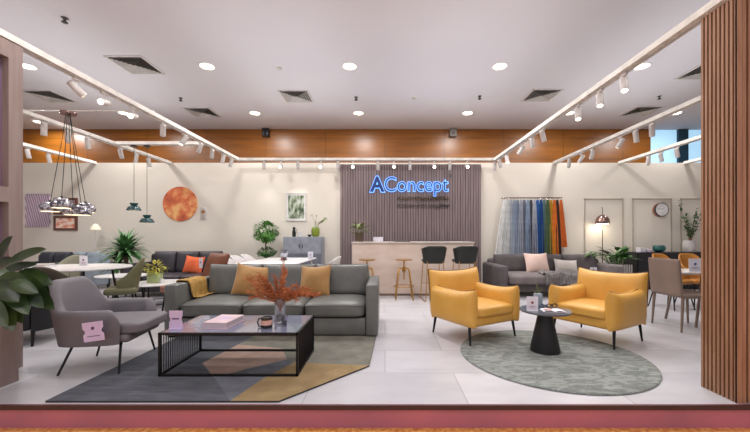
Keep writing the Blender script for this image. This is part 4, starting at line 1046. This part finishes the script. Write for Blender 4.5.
white_chair('white shell dining chair between the white table and the slatted wall', (-1.10, 6.3, 0), -90)
t = thing('glass_candle', 'clear glass hurricane candle holder on the white dining table', 'candle holder', (wx(284, 6.3), 6.3, .765))
MB().lathe([(0, .004), (.055, .004), (.065, .1), (.06, .2), (.055, .2), (.058, .1), (0, .012)], n=20).build('glass_cylinder', M['glass'], t); MB().cyl((0, 0, .014), (0, 0, .06), .028).build('candle', M['black_matte'], t)
tent_card('price_card', 'white card standing at the right end of the white dining table', (wx(310.5, 6.6), 6.6, .765), 0, .10, .15, 'white_card', 'print')

# ------------------------------------------------------------------ left back
def simple_sofa(nm, label, x0, x1, yf, yb, hb, ha, m, seats=3, legs=.1, arm=.14):
    t = thing(nm, label, 'sofa', (x0, yf, 0)); W = x1 - x0; D = yb - yf
    for a in (0, W - arm): MB().rbox(a, a + arm, 0, D, legs, ha, .04, 3).build('armrest', M[m], t, 60)
    MB().rbox(arm, W - arm, .02, D - .03, legs, .28, .02, 2).build('base', M[m], t, 60)
    MB().rbox(.03, W - .03, D - .14, D, .28, hb - .06, .05, 3).build('back_frame', M[m], t, 60)
    for k in range(seats):
        a = arm + k * (W - 2 * arm) / seats; b = a + (W - 2 * arm) / seats - .006
        MB().rbox(a, b, -.01, D - .22, .27, .43, .04, 3, puff=.015, top=True).build('seat_cushion', M[m], t, 70)
        MB().pad(b - a, hb - .40, .2, peak=0, p=6, n=12, Mx=T((a + b) / 2, D - .2, .40, rx=-8)).build('back_cushion', M[m], t, 80)
    for x in (.06, W - .06):
        for y in (.06, D - .06): MB().cyl((x, y, 0), (x, y, legs + .02), .015).build('leg', M['black'], t)
    return t
simple_sofa('sofa', 'charcoal leather sofa below the round orange disc', wx(147, 7.5), wx(228, 7.5), 6.75, 7.7, .89, .66, 'charcoal', 3)
pillow('cushion', 'bright orange cushion on the charcoal leather sofa', (wx(193, 7.2), 7.15, .44), .38, .36, .15, 'orange', -20, 6, 8)
simple_sofa('sofa', 'dark navy sofa at the far left behind the oval white table', -7.26, -6.36, 6.4, 7.2, .90, .7, 'navy', 2)
simple_sofa('sofa', 'pale blue grey sofa between the dark sofa and the palm', -7.4, -6.5, 7.25, 8.1, .86, .6, 'bluegrey', 2)
# brown leather lounge chair
t = thing('lounge_chair', 'brown leather lounge chair with high reclined back behind the grey leather sofa', 'armchair', (-3.1, 5.46, 0), -38)
MB().pad(.62, .62, .12, peak=0, p=7, n=14, Mx=T(0, .24, .34, rx=-20)).build('backrest', M['brown_leather'], t, 80)
MB().rbox(-.31, .31, -.38, .24, .32, .44, .04, 3, puff=.012, top=True).build('seat', M['rosewood'], t, 70)
for s in (-1, 1):
    MB().tube([(s * .30, -.32, 0), (s * .30, -.28, .32), (s * .30, .22, .34), (s * .30, .34, 0)], .014, 8).build('leg', M['black'], t)
tt = thing('swing_tag', 'white paper tag hanging on the back of the brown leather lounge chair', 'tag', (-2.98, 5.50, .70), -30)
MB().box(-.045, .045, -.002, .002, 0, .16).build('paper', M['white_card'], tt, 0); MB().cyl((0, -.0022, .09), (0, -.004, .09), .015).build('printed_mark', M['print'], tt)
# low round tables
def low_table(label, x, y, r, h):
    t = thing('low_table', label, 'coffee table', (x, y, 0))
    MB().lathe([(0, h - .02), (r - .005, h - .02), (r, h - .015), (r, h - .004), (r - .005, h), (0, h)], n=48).build('tabletop', M['table_white'], t)
    for k in range(3):
        a = 2 * PI * k / 3 + .5; MB().cyl((r * .7 * math.cos(a), r * .7 * math.sin(a), h - .02), (r * .8 * math.cos(a), r * .8 * math.sin(a), 0), .012, n=8).build('leg', M['black'], t)
    MB().tube([(r * .72 * math.cos(2 * PI * k / 28), r * .72 * math.sin(2 * PI * k / 28), .06) for k in range(28)], .008, 6, closed=True).build('base_ring', M['black'], t)
    return t
low_table('low round white table carrying the mint potted plant', wx(158, 6.0), 6.0, .46, .40)
low_table('slightly taller round white table nested beside the mint plant table', wx(120, 6.2), 6.25, .40, .50)
t = thing('potted_plant', 'yellow green bushy plant in a mint square pot on the low round table', 'plant', (wx(155, 5.95), 5.95, .40))
MB().rbox(-.095, .095, -.08, .08, 0, .17, .015, 2).build('pot', M['mint'], t); lf = MB(); crown((0, 0, .26), .15, .11, 120, .06); lf.build('foliage', M['leaf_yellow'], t, 0)
t = thing('small_jar', 'small white jar beside the mint pot on the low round table', 'jar', (wx(162.5, 5.9), 5.88, .40)); MB().lathe([(.03, 0), (.035, .05), (.03, .07), (0, .07)], n=16).build('jar_body', M['white'], t); MB().lathe([(.031, .07), (.031, .08), (0, .084)], n=16).build('lid', M['concrete'], t)
# palm
t = thing('potted_palm', 'dark green dracaena palm in a pale pot left of the charcoal sofa', 'plant', (-5.5, 7.2, 0))
MB().lathe([(.16, 0), (.2, .34), (.2, .36), (.17, .36), (.16, .34), (0, .33)], n=24).build('pot', M['concrete'], t)
MB().tube([(0, 0, .32), (.02, 0, .6), (.0, 0, .86)], .045, 10, r1=.035).tube([(-.05, 0, .32), (-.09, .02, .5), (-.13, 0, .58)], .03, 8).build('trunk', M['trunk'], t)
lf = MB(); random.seed(17)
for (c, n, L0, L1) in (((0, 0, .86), 190, .36, .60), ((-.13, -.02, .58), 50, .22, .42)):
    for k in range(n):
        a = random.uniform(0, 2 * PI); e = random.uniform(-.15, 1.4) ; d = Vector((math.cos(a) * math.cos(e), math.sin(a) * math.cos(e), math.sin(e)))
        lf.leaf(Vector(c) + Vector((0, 0, random.uniform(-.05, .1))), d, random.uniform(L0, L1), .062, curl=random.uniform(.1, .35), n=6, droop=random.uniform(0, .35))
lf.build('fronds', M['leaf_palm'], t, 60)
# small cream floor lamp, metal shelf
t = thing('floor_lamp', 'slim floor lamp with a small cream shade near the palm', 'floor lamp', (wx(95.5, 7.95), 7.95, 0))
MB().lathe([(0, 0), (.12, 0), (.12, .012), (.015, .02)], n=20).build('base', M['white_metal'], t); MB().cyl((0, 0, .02), (0, 0, 1.46), .007, n=8).build('pole', M['white_metal'], t)
MB().lathe([(.10, 1.37), (.085, 1.43), (.035, 1.5), (.0, 1.51)], n=20).build('lamp_shade', M['cream'], t)
# olive dining chair
def olive_chair(nm, label, loc, rz, m, hb=.9, legs=True, W=.52):
    t = thing(nm, label, 'dining chair', loc, rz)
    MB().shell(W, .50, .42, hb, .60, .04, phim=R(112), ex=2.3, taper=.24, k=1.1, n=30, lean=.06).build('backrest', M[m], t, 60)
    MB().rbox(-.22, .22, -.26, .2, .40, .49, .04, 3).build('seat', M[m], t, 60)
    for sx in (-1, 1):
        for sy in (-1, 1): MB().cyl((sx * .13, sy * .13, .41), (sx * .21, sy * .23, 0), .012, .009, 8).build('leg', M['black'], t)
    return t
olive_chair('dining_chair', 'olive green leather dining chair at the right end of the oval white table', (-3.72, 4.85, 0), -60, 'olive', W=.46).scale = (.88, .80, 1)
olive_chair('dining_chair', 'pale olive dining chair on the far side of the oval white table', (-5.68, 6.0, 0), 0, 'pale_olive', .87)
olive_chair('dining_chair', 'dark olive brown dining chair behind the grey lounge chair, near side of the oval table', (-4.38, 4.62, 0), 172, 'olive_brown', .82, W=.56)
# oval dining table
t = thing('dining_table', 'large oval white dining table with black metal legs on the left', 'dining table', (-4.72, 5.1, 0))
MB().lathe([(0, .728), (.985, .728), (1.0, .735), (1.0, .745), (.99, .752), (0, .752)], n=64, sx=.80, sy=.66).build('tabletop', M['table_white'], t)
for sx in (-1, 1):
    for sy in (-1, 1): MB().cyl((sx * .42, sy * .25, .728), (sx * .5, sy * .32, 0), .014, n=8).build('leg', M['black'], t)
    MB().tube([(sx * .5, -.32, .008), (sx * .5, .32, .008)], .012, 8).build('foot_bar', M['black'], t)
tent_card('price_card', 'white card with a red mark standing on the oval white table', (wx(83.5, 5.3), 5.3, .752), 0, .12, .155, 'white_card', 'print_red')
t = thing('folded_linen', 'folded pale grey linen on the left end of the oval white table', 'linen', (wx(38, 5.05), 4.98, .752), 20)
for k in range(2): MB().rbox(-.22 + .02 * k, .22 - .02 * k, -.13, .13, .001 + .026 * k, .026 + .026 * k, .012, 3).build('fold', M['lightpillow' if k else 'white_card'], t)
# black club chair, far left
t = thing('club_chair', 'black upholstered club chair with short legs behind the leafy planter', 'armchair', (-4.20, 3.95, 0), 4)
MB().shell(.84, .62, .16, .66, .58, .13, phim=R(140), ex=3.5, taper=.06, k=1.2, n=36).build('backrest', M['black_matte'], t, 60)
MB().rbox(-.3, .3, -.30, .24, .17, .42, .05, 3).build('seat', M['black_matte'], t, 60)
for sx in (-1, 1):
    for sy in (-1, 1): MB().cyl((sx * .3, sy * .22, .17), (sx * .32, sy * .25, 0), .02, .012, 8).build('leg', M['black'], t)

# ------------------------------------------------------------------ pendants
PY = 4.95; PX = -4.615
o = MB().cyl((XL2 - .04, PY, 3.035), (XL1 + .04, PY, 3.035), .012).build('hanging_rail', M['white_metal']); tag(o, 'thin grey rail across the two left beams holding the chrome cluster lamp', 'rail')
t = thing('cluster_pendant', 'cluster pendant lamp of crackled chrome glass balls on long cords', 'pendant lamp', (PX, PY, 3.02))
MB().lathe([(0, -.04), (.09, -.04), (.1, -.03), (.1, -.005), (.02, 0)], n=28).build('canopy', M['copper'], t)
drops = [(-.22, -.04, 208.5), (.02, -.12, 205.5), (.21, -.02, 212), (-.08, .17, 211), (.08, .20, 208)]
for (dx, dy, py) in drops:
    z = wz(py, PY) - 3.02; r_ = .124
    c = MB().ball((dx, dy, z), r_, sz=.80, n=28, m=14, z0=-.45, z1=.98).build('lamp_globe', M['crackle'], t, 80)
    MB().lathe([(0, -.38 * r_), (.106, -.38 * r_)], c=(dx, dy, z), n=24).build('diffuser', M['lamp_off'], c)
    MB().tube([(dx * .12, dy * .12, -.035), (dx * .3, dy * .3, -.35), (dx, dy, z + .09)], .0045, 5).cyl((dx, dy, z + .08), (dx, dy, z + .115), .018).build('cord', M['black'], c)
def teal(label, px, py):
    Y = 6.5; t = thing('pendant_lamp', label, 'pendant lamp', (wx(px, Y), Y, 2.945), 0, 'teal pendant lamps')
    MB().lathe([(0, -.02), (.055, -.02), (.055, 0)], n=20).build('canopy', M['black'], t)
    z = wz(py, Y) - 2.945
    MB().cyl((0, 0, -.02), (0, 0, z + .03), .004, n=6).build('cord', M['black'], t)
    MB().lathe([(.055, .04), (.072, .035), (.05, -.01), (.035, -.015)], c=(0, 0, z), n=24).build('cap', M['teal'], t)
    MB().lathe([(.035, -.012), (.085, -.03), (.12, -.085), (.122, -.105), (.112, -.105), (.08, -.04), (0, -.02)], c=(0, 0, z), n=28).build('lamp_shade', M['teal_shade'], t)
    MB().lathe([(0, -.096), (.10, -.098)], c=(0, 0, z), n=20).build('diffuser', M['lamp_off'], t)
teal('teal pendant lamp with stepped shade, left and higher of the pair', 134, 205)
teal('teal pendant lamp with stepped shade, right and lower of the pair', 147, 217)

# ------------------------------------------------------------------ foreground planter
t = thing('rubber_plant', 'large leaved rubber plant in a mauve wood planter box by the framed wall', 'plant', (-3.21, 2.65, 0))
MB().box(-.14, .15, -.19, .19, 0, .66).box(-.14, .15, -.19, -.17, .66, .70).box(-.14, .15, .17, .19, .66, .70).box(.13, .15, -.17, .17, .66, .70).box(-.14, -.12, -.17, .17, .66, .70).build('planter_box', M['mauve_wood'], t, 0)
MB().box(-.12, .13, -.17, .17, .66, .675).build('soil', M['soil'], t, 0)
lf = MB(); st = MB(); random.seed(31)
def big(tip, d, L, W, droop=.1):
    c0 = Vector((random.uniform(-.05, .08), random.uniform(-.08, .08), .67)); tip = Vector(tip)
    st.tube([c0, c0.lerp(tip, .5) + Vector((0, 0, .05)), tip], .007, 6, r1=.004); lf.leaf(tip, d, L, W, curl=.25, n=8, fold=.12, droop=droop, blunt=.65)
def pl(px, py, Y): return Vector((wx(px, Y) + 3.21, Y - 2.65, wz(py, Y)))
def big2(p0, p1, W, Y0=2.66, Y1=2.6, droop=.05):
    a_ = pl(p0[0], p0[1], Y0); b_ = pl(p1[0], p1[1], Y1); c0 = Vector((random.uniform(-.05, .08), random.uniform(-.08, .08), .67))
    st.tube([c0, c0.lerp(a_, .5) + Vector((0, 0, .04)), a_], .007, 6, r1=.004); d = b_ - a_
    lf.leaf(a_, d + Vector((0, 0, droop * d.length)), d.length, W, curl=.1, n=10, fold=.18, droop=droop, blunt=.6, up=Vector((random.uniform(-.25, .25), -.75, .65)).normalized())
for p0, p1, W, Y0, Y1 in (((-2, 262), (9, 234), .13, 2.7, 2.7), ((4, 266), (42, 246), .14, 2.66, 2.62), ((2, 272), (34, 262), .10, 2.72, 2.7), ((0, 276), (28, 285), .12, 2.6, 2.55),
        ((18, 272), (50, 283), .13, 2.75, 2.75), ((20, 276), (50, 308), .13, 2.66, 2.6), ((14, 280), (40, 306), .12, 2.6, 2.55), ((4, 284), (26, 312), .12, 2.55, 2.5), ((-2, 290), (10, 330), .14, 2.55, 2.5),
        ((26, 270), (47, 296), .11, 2.8, 2.8), ((-6, 282), (16, 300), .13, 2.5, 2.46), ((8, 292), (20, 322), .09, 2.6, 2.56), ((-10, 268), (12, 258), .13, 2.8, 2.8), ((10, 282), (36, 292), .10, 2.5, 2.5), ((-8, 300), (4, 326), .12, 2.5, 2.47)):
    big2(p0, p1, W, Y0, Y1)
for k in range(26):
    a = random.uniform(-2.2, 2.0); h = random.uniform(.74, 1.02); r_ = random.uniform(.03, .12)
    big((r_ * math.cos(a), r_ * math.sin(a), h), (math.cos(a), math.sin(a), random.uniform(-.6, .5)), random.uniform(.2, .3), random.uniform(.09, .13), random.uniform(.1, .4))
st.build('stems', M['trunk'], t); lf.build('foliage', M['leaf_dark'], t, 80)

# ------------------------------------------------------------------ world and light
wd = bpy.data.worlds.new('world'); sc.world = wd; wd.use_nodes = True
bg = wd.node_tree.nodes['Background']; bg.inputs[0].default_value = (.9, .94, 1.0, 1); bg.inputs[1].default_value = .48
# area lamps with no visible fixture
def area(loc, rot, sx, sy, e, col):
    ld = bpy.data.lights.new('unseen_area', 'AREA'); ld.shape = 'RECTANGLE'; ld.size = sx; ld.size_y = sy; ld.energy = e; ld.color = col
    ob = bpy.data.objects.new('unseen_area_light', ld); COL.objects.link(ob); ob.location = loc; ob.rotation_euler = tuple(R(a) for a in rot); return ob
area((0, -.2, 3.9), (35, 0, 0), 8, 1.0, 70, (1, .97, .98))
area((-.5, -1.6, .9), (85, 0, 0), 9, .8, 42, (1, .84, .88))  # added fill to brighten the platform front, pink like the tint on post and chair
area((4.6, .6, 1.2), (90, 0, 20), .6, 1.6, 6, (1, .3, .34))
for x in (-5.2, -1.6, 1.2, 4.6):   # added uplights without fixtures, only to brighten the ceiling
    area((x, 5.6, 3.15), (180, 0, 0), 2.2, 4.0, 19, (.95, .97, 1))
sc.view_settings.view_transform = 'Standard'; sc.view_settings.look = 'None'; sc.view_settings.exposure = 0
sc.cycles.use_denoising = True
sc.cycles.max_bounces = 6
